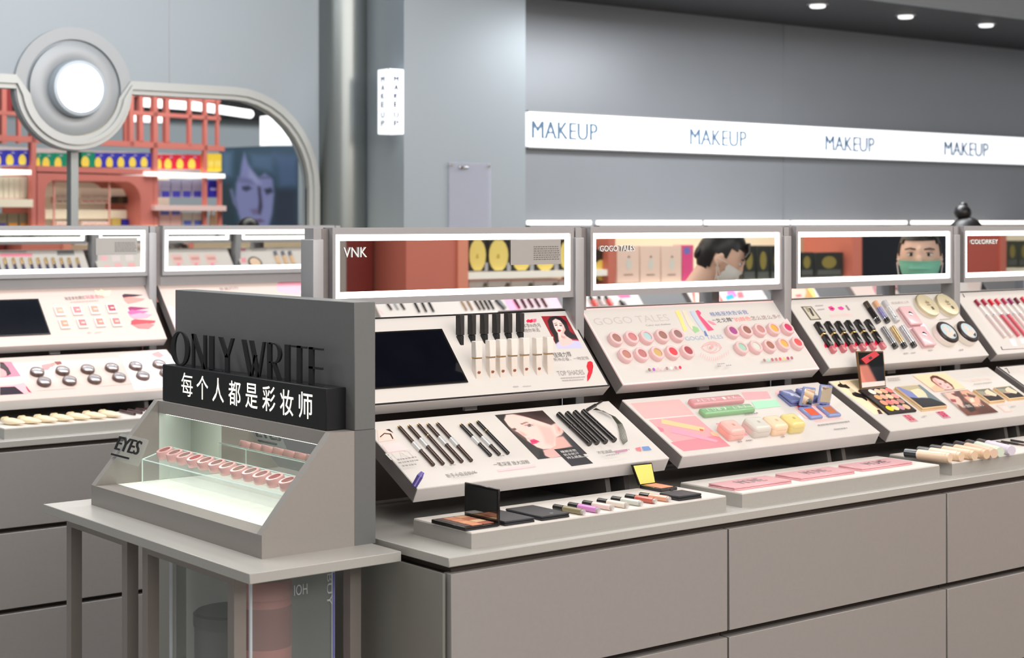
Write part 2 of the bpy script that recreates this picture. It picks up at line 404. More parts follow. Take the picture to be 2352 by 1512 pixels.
# ------------------------------------------------------------------ display islands
PW, PT = .612, .03
class Panel:
    def __init__(s, G, x, yb, zb, yt, zt, label, lit=LITW, border=None, group=None):
        d = Vector((0, yt-yb, zt-zb)); s.d = d.length; R = G.to_3x3()
        s.M = axes(G @ Vector((x, yb, zb)), R @ Vector((1, 0, 0)), R @ d)
        s.o = s.M.to_translation(); s.n = s.M.to_3x3() @ Vector((0, 0, 1)); s.i = s.M.inverted(); s.k = 0
        t = s.t = thing('display_lightbox', label, 'display panel', s.M, group)
        cpart('housing', 'housing', lambda m: m.box(0, PW, .002, s.d, -PT, -.0025), CHAR, t)
        cpart('front_edge', 'fedge', lambda m: m.box(0, PW, 0, .002, -PT, -.0025), EDGE, t)
        cpart('light_panel', 'lp'+lit.name, lambda m: m.box(0, PW, 0, s.d, -.0025, 0), lit, t)
        if border:
            b = .0035; mb = MB()
            for q in ((0, PW, 0, b), (0, PW, s.d-b, s.d), (0, b, b, s.d-b), (PW-b, PW, b, s.d-b)): mb.box(*q, -.002, .0008)
            part('border', mb, border, t)
    def loc(s, px, py, h=0): return hit(px, py, s.o+s.n*h, s.n)
    def uv(s, px, py, h=0): p = s.i @ s.loc(px, py, h); return (p.x, p.y)
    def fr(s, px, py, h=0, rot=0, back=True):
        """frame lying on the panel; (px,py) is where the point h above the panel shows"""
        p = s.loc(px, py, h)-(s.n*h if back else Vector())
        M = s.M.copy(); M.translation = p
        return M @ Matrix.Rotation(rot, 4, 'Z')
    def pr(s, name, shapes, clipz=True):
        """flat print: [(pixel outline, colour)], later shapes on top"""
        if name in ('colour_print', 'photo_print', 'swatch_print', 'colour_dot_print', 'mat_print', 'palette_print', 'frame_print') and len(shapes) > 1:
            for q in shapes: s.pr(name, [q])
            return
        mats = []; mb = MB()
        for pts, c in shapes:
            m = ink(c) if isinstance(c, tuple) else c
            if m not in mats: mats.append(m)
            s.k += 1; z = .00012*(s.k % 90)+.0002
            q = [s.uv(*p) for p in pts]
            q = [(min(max(x, .001), PW-.001), min(max(y, .001), s.d-.001)) for x, y in q]
            mb.quad([(x, y, z) for x, y in q], mats.index(m))
        return part(name, mb, mats, s.t, smooth=False)
    def photo(s, corners, nx, ny, base, ops):
        s.k += 1; z = .00012*(s.k % 90)+.0002
        return painted('portrait_print', corners, nx, ny, base, ops, lambda x, y: (*s.uv(x, y), z), s.t)
    def tx(s, items, name='lettering'):
        """lettering: (text, left baseline px, right end px, height m or None, colour)"""
        if len(items) > 1:
            for q in items: s.tx([q], name)
            return
        mats = []; mb = MB(); s.k += 1
        for txt, a, b, h, c in items:
            m = ink(c) if isinstance(c, tuple) else c
            if m not in mats: mats.append(m)
            p = Vector(s.uv(*a)); q = Vector(s.uv(*b)); d = q-p
            M = Matrix.Translation((p.x, p.y, .0003+.00012*(s.k % 90))) @ Matrix.Rotation(math.atan2(d.y, d.x), 4, 'Z')
            text(mb, txt, M, d.length, h, mi=mats.index(m))
        return part(name, mb, mats, s.t, smooth=False)
    def lines(s, rows, c, name='small_print'):
        """rows of unreadably small print as thin dashes: (x0,y0,x1,y1) in pixels"""
        if len(rows) > 1:
            for q in rows: s.lines([q], c, name)
            return
        mb = MB(); s.k += 1; z = .0003+.00012*(s.k % 90)
        for a, b, th in rows:
            p = Vector(s.uv(*a)); q = Vector(s.uv(*b)); d = (q-p); L = d.length; d.normalize(); e = Vector((-d.y, d.x))*th
            k = 0.
            while k < L:
                l = min(random.uniform(.5, 1.4)*th*1.6, L-k)
                a0 = p+d*k; b0 = p+d*(k+l*.75)
                mb.quad([(a0.x, a0.y, z), (b0.x, b0.y, z), (b0.x+e.x, b0.y+e.y, z), (a0.x+e.x, a0.y+e.y, z)]); k += l
        return part(name, mb, ink(c), s.t, smooth=False)
def lit_mirror(G, x, label, tilt=0, group=None):
    M = G @ Matrix.Translation((x, 0, H-.0855)) @ Matrix.Rotation(tilt, 4, 'X')
    t = thing('lit_mirror', label, 'mirror', M, group)
    a0, a1, c0, c1 = .023, .626, -.0745, .0745          # frame
    l0, l1, d0, d1, b = .030, .617, -.0615, .0615, .0125   # light band
    def fr(m):
        for q in ((a0, a1, d1, c1), (a0, a1, c0, d0), (a0, l0, d0, d1), (l1, a1, d0, d1)): m.box(q[0], q[1], -.014, .02, q[2], q[3])
        m.box(a0, a1, .012, .02, c0, c1)
    def bd(m):
        for q in ((l0, l1, d1-b, d1), (l0, l1, d0, d0+b), (l0, l0+b, d0+b, d1-b), (l1-b, l1, d0+b, d1-b)): m.box(q[0], q[1], -.009, .0, q[2], q[3])
    cpart('frame', 'mframe', fr, STEEL_F, t)
    cpart('light_band', 'mband', bd, LED, t)
    cpart('mirror_glass', 'mglass', lambda m: m.box(l0+b, l1-b, -.0085, 0, d0+b, d1-b), MIRROR, t)
    return t
BAYN = ('first', 'second', 'third', 'fourth')
def frame_and_backs(G, bays, where, boards=True, extra=True):
    """uprights, dark backboards with their brackets, one thing each"""
    def up(m): m.rbox(-.024, 0, -.02, .025, H-.55, H-.033, .002)
    last = bays+([bays[-1]+1] if extra else [])
    for b in last:
        M = G @ Matrix.Translation((.65*b, 0, 0)); M2 = M.copy()
        t = thing('upright_post', ('%s grey upright post of ' % ORD[b]).capitalize()+where, 'upright', M2, 'uprights of '+where)
        cpart('post', 'upost', up, STEEL_F, t); cpart('post_cap', 'ucap', lambda m: m.box(-.018, -.001, -.012, .02, H-.033, H-.012), STEEL_F, t)
    for b in bays if boards else []:
        t = thing('backboard', ('%s dark backboard behind the boards of ' % ORD[b]).capitalize()+where, 'backboard', G @ Matrix.Translation((.65*b, .026, H-.55)), 'backboards of '+where)
        part('board', MB().box(0, .626, 0, .008, 0, .308), DARK, t)
        part('slot_cover', MB().box(0, .0225, -.026, -.006, .36, .537), CHAR, t)
        for x in (.492, .541):
            part('bracket', MB().prism([(-.30, 0), (-.001, 0), (-.001, .15), (-.146, .14), (-.29, .05)], 0, .012, 0, Matrix(((0, 0, 1, x), (1, 0, 0, 0), (0, 1, 0, 0), (0, 0, 0, 1)))), mat('bracket_grey', (96, 92, 90), .5, .2), t)
        part('hanger', MB().box(.30, .33, -.09, -.082, .175, .225), EDGE, t)
def cabinets(G, spans, label, worktop_label, group, end=False):
    for k, (x0, x1) in enumerate(spans):
        t = thing('drawer_cabinet', label[k], 'cabinet', G @ Matrix.Translation((x0, -.5, 0)), group)
        L = x1-x0
        part('carcass', MB().box(.001, L-.001, .012, .53, .06, H-.579), mat('carcass_brown', (58, 50, 45), .7), t)
        for j, (d0, d1) in enumerate(((.5776, .768), (.781, .971), (.984, 1.174), (1.187, 1.36))):
            part('drawer_front', MB().rbox(.0026, L-.0026, -.01, .012, H-d1, H-d0, .0008, seg=1), STEEL, t)
    x0, x1 = spans[0][0], spans[-1][1]
    t = thing('worktop', worktop_label, 'counter top', G @ Matrix.Translation((x0, -.51, H-.566)))
    part('slab', MB().rbox(-.002, x1-x0+.002, 0, .545, 0, .016, .0012, seg=1), STEEL_T, t)
    part('shadow_gap', MB().box(.012, x1-x0-.005, .014, .545, -.0125, 0), mat('gap_brown', (62, 52, 46), .7), t)
    return t
TRZ = H-.522
class Tray:
    def __init__(s, G, x, label, w_=.607):
        s.M = G @ Matrix.Translation((x, -.475, H-.55)); s.w = w_
        t = s.t = thing('display_tray', label, 'display tray', s.M)
        part('base', MB().box(0, w_, 0, .17, 0, .0255), STEEL_T, t)
        part('top', MB().box(.0008, w_-.0008, .0008, .1692, .0255, .028), TRAYTOP, t)
        s.i = s.M.inverted()
    def loc(s, px, py, h=0): return atZ(px, py, TRZ+h)
    def pr(s, name, shapes):
        mats = []; mb = MB()
        for k, (pts, c) in enumerate(shapes):
            m = flat(c)
            if m not in mats: mats.append(m)
            q = [s.i @ s.loc(*p) for p in pts]
            mb.quad([(p.x, p.y, .0282+.0001*k) for p in q], mats.index(m))
        return part(name, mb, mats, s.t, smooth=False)
G0 = Matrix.Translation((1.658, 2.70, 0))
G1 = Matrix.Translation((1.570, 4.55, 0))
G2 = Matrix.Translation((4.088, 2.80, 0)) @ Matrix.Rotation(math.pi, 4, 'Z')      # far side of the front island
frame_and_backs(G0, [0, 1, 2, 3], 'the front island')
frame_and_backs(G1, [0, 1], 'the rear left island')
frame_and_backs(G2, [0, 1, 2], 'the hidden island back', False, False)
e = -.062
cabinets(G0, [(e, .585), (.585, 1.244), (1.244, 1.894), (1.894, 2.6)],
         ['grey drawer cabinet at the open end of the front island', 'grey drawer cabinet second from the end of the front island',
          'grey drawer cabinet at the right edge of the picture', 'grey drawer cabinet beyond the right picture edge'],
         'long grey worktop under the trays of the front island', 'drawer cabinets of the front island')
cabinets(G1, [(-.062, .588), (.588, 1.238)], ['plain grey drawer cabinet behind the table at left', 'plain grey drawer cabinet mostly hidden behind the display case'],
         'grey worktop of the rear left island', 'drawer cabinets of the rear island')
cabinets(G2, [(.0, 1.3), (1.3, 2.43)], ['grey cabinet on the far side of the front island, right half', 'grey cabinet on the far side of the front island, left half'],
         'grey worktop on the far side of the front island', 'far side cabinets')
mb = MB().box(1.590, 1.5955, 2.202, 3.25, .03, H-.578)
part('end_panel', mb, mat('end_panel_grey', (140, 139, 132), .36, .15, noise=.06, scale=3), thing('island_end_cover', 'dark grey sheet closing the end of the front island, right of the clear bin', 'panel', (1.593, 2.72, .03)), True)
LM = {}
for b, l in enumerate(('light-framed mirror with VNK lettering and coral reflections', 'light-framed mirror reflecting the woman in a white face mask',
                       'light-framed mirror reflecting the woman in a green face mask', 'rightmost light-framed mirror, cut by the picture edge')):
    LM[b] = lit_mirror(G0, .65*b, l, 0, 'lit mirrors on the front island')
RT = math.radians(1.2)
LR = [lit_mirror(G1, .65*b, l, RT, 'lit mirrors on the rear island') for b, l in enumerate(
    ('light-framed mirror at the left picture edge reflecting a row of lipsticks', 'light-framed mirror behind the display case reflecting a compact and three foundations'))]
for q in LR: part('lower_rail', MB().box(0, .626, .0, .012, -.104, -.076), STEEL_F, q)
for b in range(3): lit_mirror(G2, .65*b, ('far', 'middle', 'near')[b]+' light-framed mirror on the hidden back of the front island', 0, 'lit mirrors on the island back')
UP = (-.12, H-.3422, .018, H-.1884); LO = (-.298, H-.4718, -.117, H-.3741)
U = [Panel(G0, .022+.65*b, *UP, l, lit, bd) for b, (l, lit, bd) in enumerate((
    ('white backlit panel with black border, dark screen and lipsticks', LITW, mat('border_black', (24, 16, 18), .4)),
    ('white backlit panel with pink border and twenty eyeshadow pots', LITW, mat('border_pink', (244, 206, 204), .4, emit=.3)),
    ('white backlit panel with black lipsticks and gold compacts', LITP if 0 else LITW, None),
    ('white backlit panel of red lip glosses at the right edge', LITW, None)))]
L = [Panel(G0, .022+.65*b, *LO, l, LITW, bd) for b, (l, bd) in enumerate((
    ('lower backlit panel with brow pencils and portrait print', None),
    ('lower backlit panel with pastel compacts and long pink and green cases', None),
    ('lower backlit panel with makeup palettes and portrait print', None),
    ('lower backlit panel with black edge line in the right corner', mat('border_black', (24, 16, 18), .4))))]
T = [Tray(G0, .008+.65*b, l) for b, l in enumerate(('grey tray with white top holding palettes and seven glosses', 'grey tray with white top holding three pink palettes',
                                                     'grey tray with white top holding foundation tubes'))]
RU = [Panel(G1, .022+.65*b, *UP, l, LITP) for b, l in enumerate(('blush pink backlit panel with dark screen and eight square blushes', 'pale pink backlit panel mostly hidden behind the display case'))]
RL = [Panel(G1, .022+.65*b, *LO, l, LITP) for b, l in enumerate(('lower blush pink panel with twelve round compacts', 'lower pink panel hidden behind the display case'))]
RTR = Tray(G1, .008, 'grey tray of cream tubes on the rear left worktop')
BU = [Panel(G2, .022+.65*b, *UP, l, LITW) for b, l in enumerate(('white panel on the island back, far right', 'white panel on the island back seen in the left mirrors, with foundations',
      'white panel on the island back seen in the left mirrors, with lipsticks'))]
# ------------------------------------------------------------------ end table
ZT = H-.5565
tx0, tx1, ty0, ty1 = 1.292, 1.582, 2.31, 3.134
t = thing('end_table', 'grey steel table with square legs under the eye makeup case', 'table', (tx0, ty0, 0))
part('table_top', MB().rbox(tx0, tx1, ty0, ty1, ZT-.017, ZT, .001, seg=1), STEEL_T, t, True)
legm = mat('leg_steel', (142, 134, 128), .45, .3, noise=.04)
lx0, lx1 = 1.31, 1.555
legs = [(2.393, 2.415), (2.708, 2.73), (2.792, 2.814), (3.04, 3.062)]
for y0, y1 in legs:
    part('leg', MB().box(lx0, lx0+.022, y0, y1, 0, ZT-.034), legm, t, True)
    part('leg', MB().box(lx1-.022, lx1, y0, y1, 0, ZT-.034), legm, t, True)
for y0, y1 in ((2.393, 2.73), (2.792, 3.062)):
    for x in (lx0, lx1-.022): part('rail', MB().box(x, x+.022, y0, y1, ZT-.034, ZT-.0172), legm, t, True)
    for y in (y0, y1-.022): part('rail', MB().box(lx0+.022, lx1-.022, y, y+.022, ZT-.034, ZT-.0172), legm, t, True)
# ------------------------------------------------------------------ eye makeup case on the table
kx0, kx1, ky0, ky1 = 1.364, 1.545, 2.398, 3.069
zl, zt = H-.5174, H-.359
xs = 1.498                                        # where the sloping side meets the top
t = CASE = thing('display_case', 'grey slant-sided lit display case with black sign on the end table', 'display case', (kx0, ky0, ZT))
CM = mat('case_grey', (158, 152, 146), .45, .25, noise=.04, scale=140)
prof = [(kx0, ZT), (kx1, ZT), (kx1, zt), (xs, zt), (kx0, zl)]
for y0, y1 in ((ky0, ky0+.018), (ky1-.018, ky1)):
    part('side_wall', MB().prism(prof, 0, y1-y0, 0, Matrix(((1, 0, 0, 0), (0, 0, -1, y1), (0, 1, 0, 0), (0, 0, 0, 1)))), CM, t, True)
part('front_lip', MB().box(kx0, kx0+.045, ky0+.018, ky1-.018, ZT, zl), CM, t, True)
part('top_beam', MB().box(xs, kx1-.001, ky0+.018, ky1-.018, zt-.024, zt), CM, t, True)
part('led_strip', MB().box(xs+.012, xs+.026, ky0+.03, ky1-.03, zt-.0275, zt-.0242), mat('case_led', (255, 255, 250), .4, emit=3.2, ecol=(250, 255, 246)), t, True)
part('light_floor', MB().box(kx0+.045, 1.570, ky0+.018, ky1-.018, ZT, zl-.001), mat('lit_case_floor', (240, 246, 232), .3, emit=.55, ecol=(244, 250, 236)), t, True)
part('back_mirror', MB().box(1.570, 1.574, ky0+.018, ky1-.018, zl-.01, zt-.0), MIRROR, t, True)
for y in (ky1-.0195, ky0+.018): part('inner_wall', MB().box(1.5, 1.570, y, y+.0015, zl, zt-.024), mat('case_inner_white', (214, 224, 214), .5), t, True)
part('backboard', MB().rbox(kx1, 1.588, ky0, ky1, zt, H-.138, .0012, seg=1).box(1.574, 1.588, ky0, ky1, ZT, zt).box(kx1+.0005, 1.574, ky0, ky0+.018, ZT, zt).box(kx1+.0005, 1.574, ky1-.018, ky1, ZT, zt),
     mat('backboard_grey', (112, 113, 112), .5, .2, noise=.05, scale=140), t, True)
sg = part('sign_box', MB().rbox(1.505, kx1, 2.425, 3.045, zt+.0005, H-.286, .001, seg=1), mat('sign_black', (17, 17, 19), .45), t, True)
zS = Z(380, 740, 5.6); XF = 1.5045
mb = MB()
for ch, (xa, ya, xb, yb, yt_) in zip('每个人都是彩妆师', ((205, 940, 350, 975, 668), (400, 985, 548, 1010, 700), (603, 1018, 750, 1045, 740), (810, 1062, 966, 1090, 765),
                                (1028, 1100, 1184, 1125, 810), (1246, 1138, 1412, 1165, 850), (1474, 1190, 1645, 1220, 875), (1716, 1228, 1890, 1258, 912))):
    p = atX(*zS(xa, ya), XF); q = atX(*zS(xb, yb), XF); tp = atX(*zS(xa, yt_), XF)
    text(mb, ch, axes((XF, p.y, (p.z+q.z)/2), (0, -1, 0), (0, 0, 1)), p.y-q.y, .046, bold=0 if ch == '每' else .005)
part('lit_lettering', mb, mat('sign_white_light', (255, 252, 240), .5, emit=.85), sg, True, False)
# ONLY WRITE, cut from black sheet, standing on the sign box
zb = H-.288; hL = .068; Xl = 1.518
def yy(x): return atX(*zS(x, 560+.0*x), Xl).y
strokes = []
def st(*p): strokes.append(p)
lw = 26
def V(x): return x
L0 = {'N': (330, 520), 'L': (555, 720), 'Y': (675, 872), 'R': (1297, 1490), 'I': (1528, 1588), 'T': (1612, 1806), 'E': (1836, 2015)}
mb = MB()
Mx = lambda y, z: (y, z)
def seg(xa, ha, xb, hb, wa):                        # slanted stroke with vertical ends, in photo columns and letter heights
    a0, a1 = yy(xa-wa/2), yy(xa+wa/2); b0, b1 = yy(xb-wa/2), yy(xb+wa/2)
    pts = [(a0, ha*hL), (a1, ha*hL), (b1, hb*hL), (b0, hb*hL)]
    vs = [(Xl, y, zb+z) for y, z in pts]+[(Xl+.004, y, zb+z) for y, z in pts]
    mb.add(vs, [(0, 1, 2, 3), (7, 6, 5, 4), (0, 4, 5, 1), (1, 5, 6, 2), (2, 6, 7, 3), (3, 7, 4, 0)])
def bar(xa, xb, h0, h1):
    a, b = yy(xa), yy(xb); mb.box(Xl, Xl+.004, min(a, b), max(a, b), zb+h0*hL, zb+h1*hL)
def ring(xa, xb, h0, h1, thick, thin, a0=0, a1=360, n=36):
    for i in range(n):
        p = []
        for a in (a0+(a1-a0)*i/n, a0+(a1-a0)*(i+1)/n):
            c_, s_ = math.cos(math.radians(a)), math.sin(math.radians(a))
            cxp, rx, ch, rh = (xa+xb)/2, (xb-xa)/2, (h0+h1)/2, (h1-h0)/2
            p.append(((yy(cxp+rx*c_), (ch+rh*s_)*hL), (yy(cxp+(rx-thick)*c_), (ch+(rh-thin)*s_)*hL)))
        pts = [p[0][0], p[1][0], p[1][1], p[0][1]]
        vs = [(Xl, y, zb+z) for y, z in pts]+[(Xl+.004, y, zb+z) for y, z in pts]
        mb.add(vs, [(0, 1, 2, 3), (7, 6, 5, 4), (0, 4, 5, 1), (1, 5, 6, 2), (2, 6, 7, 3), (3, 7, 4, 0)])
letters = part  # alias
def flush(nm_='letter'):
    global mb
    o = part(nm_, mb, BLKM, CASE, True, False); mb = MB(); return o
ring(65, 300, .02, 1.03, 50, .04); flush()
seg(350, 0, 350, 1, 26); seg(350, 1, 500, 0, 44); seg(500, 0, 500, 1, 30); flush()
bar(560, 612, 0, 1); bar(560, 720, 0, .05); flush()
seg(700, 1, 785, .45, 44); seg(857, 1, 785, .45, 32); bar(762, 808, 0, .5); flush()
seg(998, 1, 1090, 0, 46); seg(1095, 1, 1190, 0, 44); seg(1150, .62, 1090, 0, 24); seg(1260, 1, 1190, 0, 26); flush()
bar(1305, 1355, 0, 1); ring(1300, 1482, .46, 1.0, 40, .035, -90, 90, 18); bar(1330, 1395, .965, 1.0); bar(1330, 1395, .46, .495); seg(1385, .47, 1465, 0, 44); flush()
bar(1530, 1588, 0, 1); flush()
bar(1612, 1806, .95, 1); bar(1686, 1740, 0, 1); flush()
bar(1840, 1896, 0, 1); bar(1840, 2015, .95, 1); bar(1840, 2008, .45, .51); bar(1840, 2015, 0, .04); flush()
# EYES tag on the sloping rim
nrm = Vector((-(zt-zl), 0, xs-kx0)).normalized(); slope = Vector((xs-kx0, 0, zt-zl)).normalized()
zE = Z(0, 940, 2.643)
Pm = Vector((kx0, 0, zl))+nrm*.006
yup = Vector((.42, 0, .91)); nE = Vector((-.91, 0, .42))
p0 = hit(*zE(690, 262), Pm, nrm)
p = hit(*zE(697, 246), p0, nE)
M = axes(p, (0, -1, 0), yup)
t = thing('eyes_tag', 'small clear tag with raised black letters EYES on the case rim', 'sign', M)
wE = abs(p.y-hit(*zE(838, 272), p0, nE).y); hE = abs(hit(*zE(745, 168), p0, nE).z-p.z)/.91
part('plate', MB().rbox(-.006, wE+.012, -.020, hE+.006, -.006, -.0008, .001, seg=1), ACR, t)
mb = MB(); text(mb, 'EYES', Matrix.Translation((0, 0, -.0006)), wE, hE, .003)
part('lettering', mb, BLKM, t)
part('underline', MB().box(-.004, wE*.72, -.012, -.0085, -.0006, .0024), BLKM, t)
# acrylic riser with twelve pots
rx0, rx1, ry0, ry1 = 1.454, 1.516, 2.46, 3.03
r0, r1 = zl+.0465, zl+.0655
t = thing('acrylic_riser', 'clear acrylic riser inside the lit display case', 'riser', (rx0, ry0, zl))
mb = MB().box(rx0, rx0+.003, ry0, ry1, zl, r0-.003).box(rx1-.003, rx1, ry0, ry1, zl, r1-.003)
mb.add([(rx0, ry0, r0-.003), (rx1, ry0, r1-.003), (rx1, ry1, r1-.003), (rx0, ry1, r0-.003), (rx0, ry0, r0), (rx1, ry0, r1), (rx1, ry1, r1), (rx0, ry1, r0)],
       [(0, 3, 2, 1), (4, 5, 6, 7), (0, 1, 5, 4), (2, 3, 7, 6), (1, 2, 6, 5), (3, 0, 4, 7)])
part('sheet', mb, ACR, t, True)
mb = MB()
for a, b in (((rx0, ry1, zl), (rx0, ry1, r0)), ((rx0, ry1, r0), (rx1, ry1, r1)), ((rx0, ry0, r0), (rx0, ry1, r0)), ((rx1, ry0, r1), (rx1, ry1, r1)), ((rx0, ry0, zl), (rx0, ry0, r0))):
    mb.cyl(a, b, .0012, n=6)
part('polished_edge', mb, ACRE, t, True)
PINK = gloss((226, 168, 166))
def pot(M, powder, label, cat, group, r=.0155, h=.014, rim=(236, 196, 194), inner=.68):
    t = thing('eyeshadow_pot', label, cat, M, group)
    key = 'pot%.4f_%.3f' % (r, h)+str(rim)
    cpart('rim', key, lambda m: m.lathe([(r*.94, 0), (r, h*.12), (r, h*.86), (r*.93, h), (r*inner, h), (r*inner, h-.002)], 26), gloss(rim), t)
    cpart('powder', key+str(powder), lambda m: m.lathe([(r*inner*.98, h-.0035), (r*inner*.98, h-.0016), (r*inner*.8, h-.001)], 22),
          mat('powder_%d_%d_%d' % powder, powder, .6, noise=.18, scale=900), t)
    return t
zR = Z(300, 930, 5.6)
rs = Vector((rx1-rx0, 0, r1-r0)).normalized(); rn = Vector((-(r1-r0), 0, rx1-rx0)).normalized()
cc = [(435, 575), (562, 608), (692, 640), (827, 675), (963, 706), (1105, 738), (1243, 772), (1390, 815), (1542, 847), (1680, 885), (1850, 922), (2018, 965)]
cols = [(150, 90, 85), (140, 105, 98), (135, 110, 100), (170, 80, 78), (150, 105, 95), (140, 108, 98), (150, 118, 102), (142, 118, 100), (140, 120, 108), (150, 110, 100), (160, 88, 84), (156, 100, 92)]
for i, (q, c) in enumerate(zip(cc, cols)):
    P0 = Vector((rx0, 0, r0))+rn*.0155
    p = hit(*zR(*q), P0, rn)-rn*.0155
    pot(axes(p, (0, -1, 0), rs), c, '%s pink eyeshadow pot from the left on the clear riser' % ORD[i], 'eyeshadow', 'pots on the riser', .0172, .0155, (232, 184, 180), .66)
# ------------------------------------------------------------------ clear bin under the table
bx0, bx1, by0, by1, bz0, bz1 = 1.362, 1.523, 2.432, 2.722, .22, ZT-.036
t = thing('clear_bin', 'tall clear acrylic bin standing under the end table', 'bin', (bx0, by0, bz0))
w3 = .004
part('wall', MB().box(bx0, bx0+w3, by0, by1, bz0, bz1), ACR, t, True); part('wall', MB().box(bx1-w3, bx1, by0, by1, bz0, bz1), ACR, t, True)
part('wall', MB().box(bx0+w3, bx1-w3, by0, by0+w3, bz0, bz1), ACR, t, True); part('wall', MB().box(bx0+w3, bx1-w3, by1-w3, by1, bz0, bz1), ACR, t, True)
part('bottom', MB().box(bx0, bx1, by0, by1, bz0-.004, bz0), ACR, t, True)
mb = MB()
for x in (bx0, bx1):
    for y in (by0, by1): mb.box(x-.0022, x+.0022, y-.0022, y+.0022, bz0, bz1)
part('polished_edge', mb, mat('bin_edge', (200, 206, 210), .15, emit=.08), t, True)
part('blue_strip', MB().box(bx1-.002, bx1+.0012, by0-.003, by0-.0022, bz0+.12, bz1-.012), flat((120, 120, 200)), t, True)
p1 = atY(675, 1338, by0-.001); p2 = atY(706, 1324, by0-.001)
mb = MB(); text(mb, 'HOI', axes((p2.x, by0-.0012, p2.z-.012), (-1, 0, 0), (0, 0, -1)), .026, .018)
p = atY(742, 1320, by0-.001); text(mb, 'BUY', axes((p.x+.008, by0-.0012, p.z), (0, 0, -1), (1, 0, 0)), .055, .010)
part('lettering', mb, flat((196, 202, 202)), t, True, False)
c = ((bx0+bx1)/2-.01, 2.51)
t = thing('red_canister', 'dull red canister standing inside the clear bin', 'canister', (c[0], c[1], bz0))
part('body', MB().lathe([(.045, 0), (.047, .004), (.047, .55), (.045, .554)], 28), mat('dull_red', (172, 96, 90), .5), t)
part('band', MB().lathe([(.0474, .47), (.0478, .472), (.0478, .538), (.0474, .54)], 28), mat('dark_red_band', (128, 62, 60), .5), t)
part('lid', MB().lathe([(.048, .554), (.048, .578), (.044, .584)], 28), mat('red_lid', (176, 108, 102), .5), t)
t = thing('dark_tub', 'dark grey round tub in the left part of the clear bin', 'tub', ((bx0+bx1)/2, 2.645, bz0))
part('body', MB().lathe([(.055, 0), (.062, .01), (.066, .475), (.064, .48)], 28), mat('tub_grey', (96, 94, 90), .5), t)
part('lid', MB().lathe([(.068, .48), (.068, .50), (.063, .504)], 28), mat('tub_lid', (70, 68, 66), .5), t)
# ------------------------------------------------------------------ products on the display boards
def stick(P, a, b, r, segs, label, cat, group, name, square=False, n=12):
    """a slim product lying on board P from photo point a (top end) to b (bottom end); segs: (from, to, radius factor, material, part name) along its length from the top"""
    A = P.loc(*a, r)-P.n*r; B = P.loc(*b, r)-P.n*r; L_ = (A-B).length; y = (A-B)/L_
    t = thing(name, label, cat, axes(B, y.cross(P.n), y), group)
    for f0, f1, k, m, pn in segs:
        y1, y0 = L_*(1-f0), L_*(1-f1); q = r*k; mb = MB()
        if square: mb.rbox(-q, q, y0, y1, r-q, r+q, q*.3, seg=2)
        else: mb.cyl((0, y0, r), (0, y1, r), q, n=n)
        part(pn, mb, m if not isinstance(m, tuple) else gloss(m), t)
    return t
def row(a, b, n): return [(a[0]+(b[0]-a[0])*i/(n-1), a[1]+(b[1]-a[1])*i/(n-1)) for i in range(n)]
# ---- upper board 1: dark screen, black lipsticks, white lipsticks
P = U[0]; z = Z(860, 690, 4.2)
tr = P.uv(*z(645, 283)); br = P.uv(*z(900, 797))
M = P.M.copy()
t = thing('tablet_screen', 'dark glass screen set in the white board beside the lipsticks', 'screen', M)
part('bezel', MB().prism([(.03, br[1]), (br[0], br[1]), (tr[0], tr[1]), (.03, tr[1])], .0003, .003), BLK, t)
part('screen', MB().prism([(.034, br[1]+.004), (br[0]-.005, br[1]+.004), (tr[0]-.005, tr[1]-.004), (.034, tr[1]-.004)], .003, .0036), SCREEN, t)
def upright(P, px0, px1, pyb, pytop, dep, label, cat, group, name, parts_):
    """a bar standing plumb on the sloping board; its front lower edge shows at px0..px1, pyb"""
    a = P.loc(px0, pyb); b = P.loc(px1, pyb); x0, x1 = a.x, b.x; Y = (a.y+b.y)/2; zb = min(a.z, b.z)-.001
    zt_ = atY((px0+px1)/2, pytop, Y).z
    t = thing(name, label, cat, (x0, Y, zb), group)
    for f0, f1, m, pn, sh in parts_:
        za, zb_ = zb+(zt_-zb)*f0, zb+(zt_-zb)*f1
        part(pn, MB().rbox(x0+sh, x1-sh, Y+sh, Y+dep-sh, za, zb_, .0012, seg=1), m, t, True)
    return t, (x0, x1, Y, zb, zt_)
for i, (x0, x1, yb_) in enumerate(((828, 872, 438), (942, 985, 432), (1060, 1105, 424), (1178, 1220, 416), (1292, 1335, 409), (1408, 1450, 402))):
    upright(P, *[z(x0, 0)[0], z(x1, 0)[0], z(0, yb_)[1], z(0, 140-3*i)[1]], .0165, '%s square black lipstick from the dark screen, upright at the board top' % ORD[i].capitalize(),
            'lipstick', 'black lipsticks beside the screen', 'lipstick', ((0, .34, BLKM, 'base', .0008), (.345, 1, mat('lipstick_black', (46, 42, 42), .55), 'cap', 0)))
WT = mat('lipstick_white', (240, 232, 224), .45); WB = mat('lipstick_body', (232, 222, 212), .35, coat=.2)
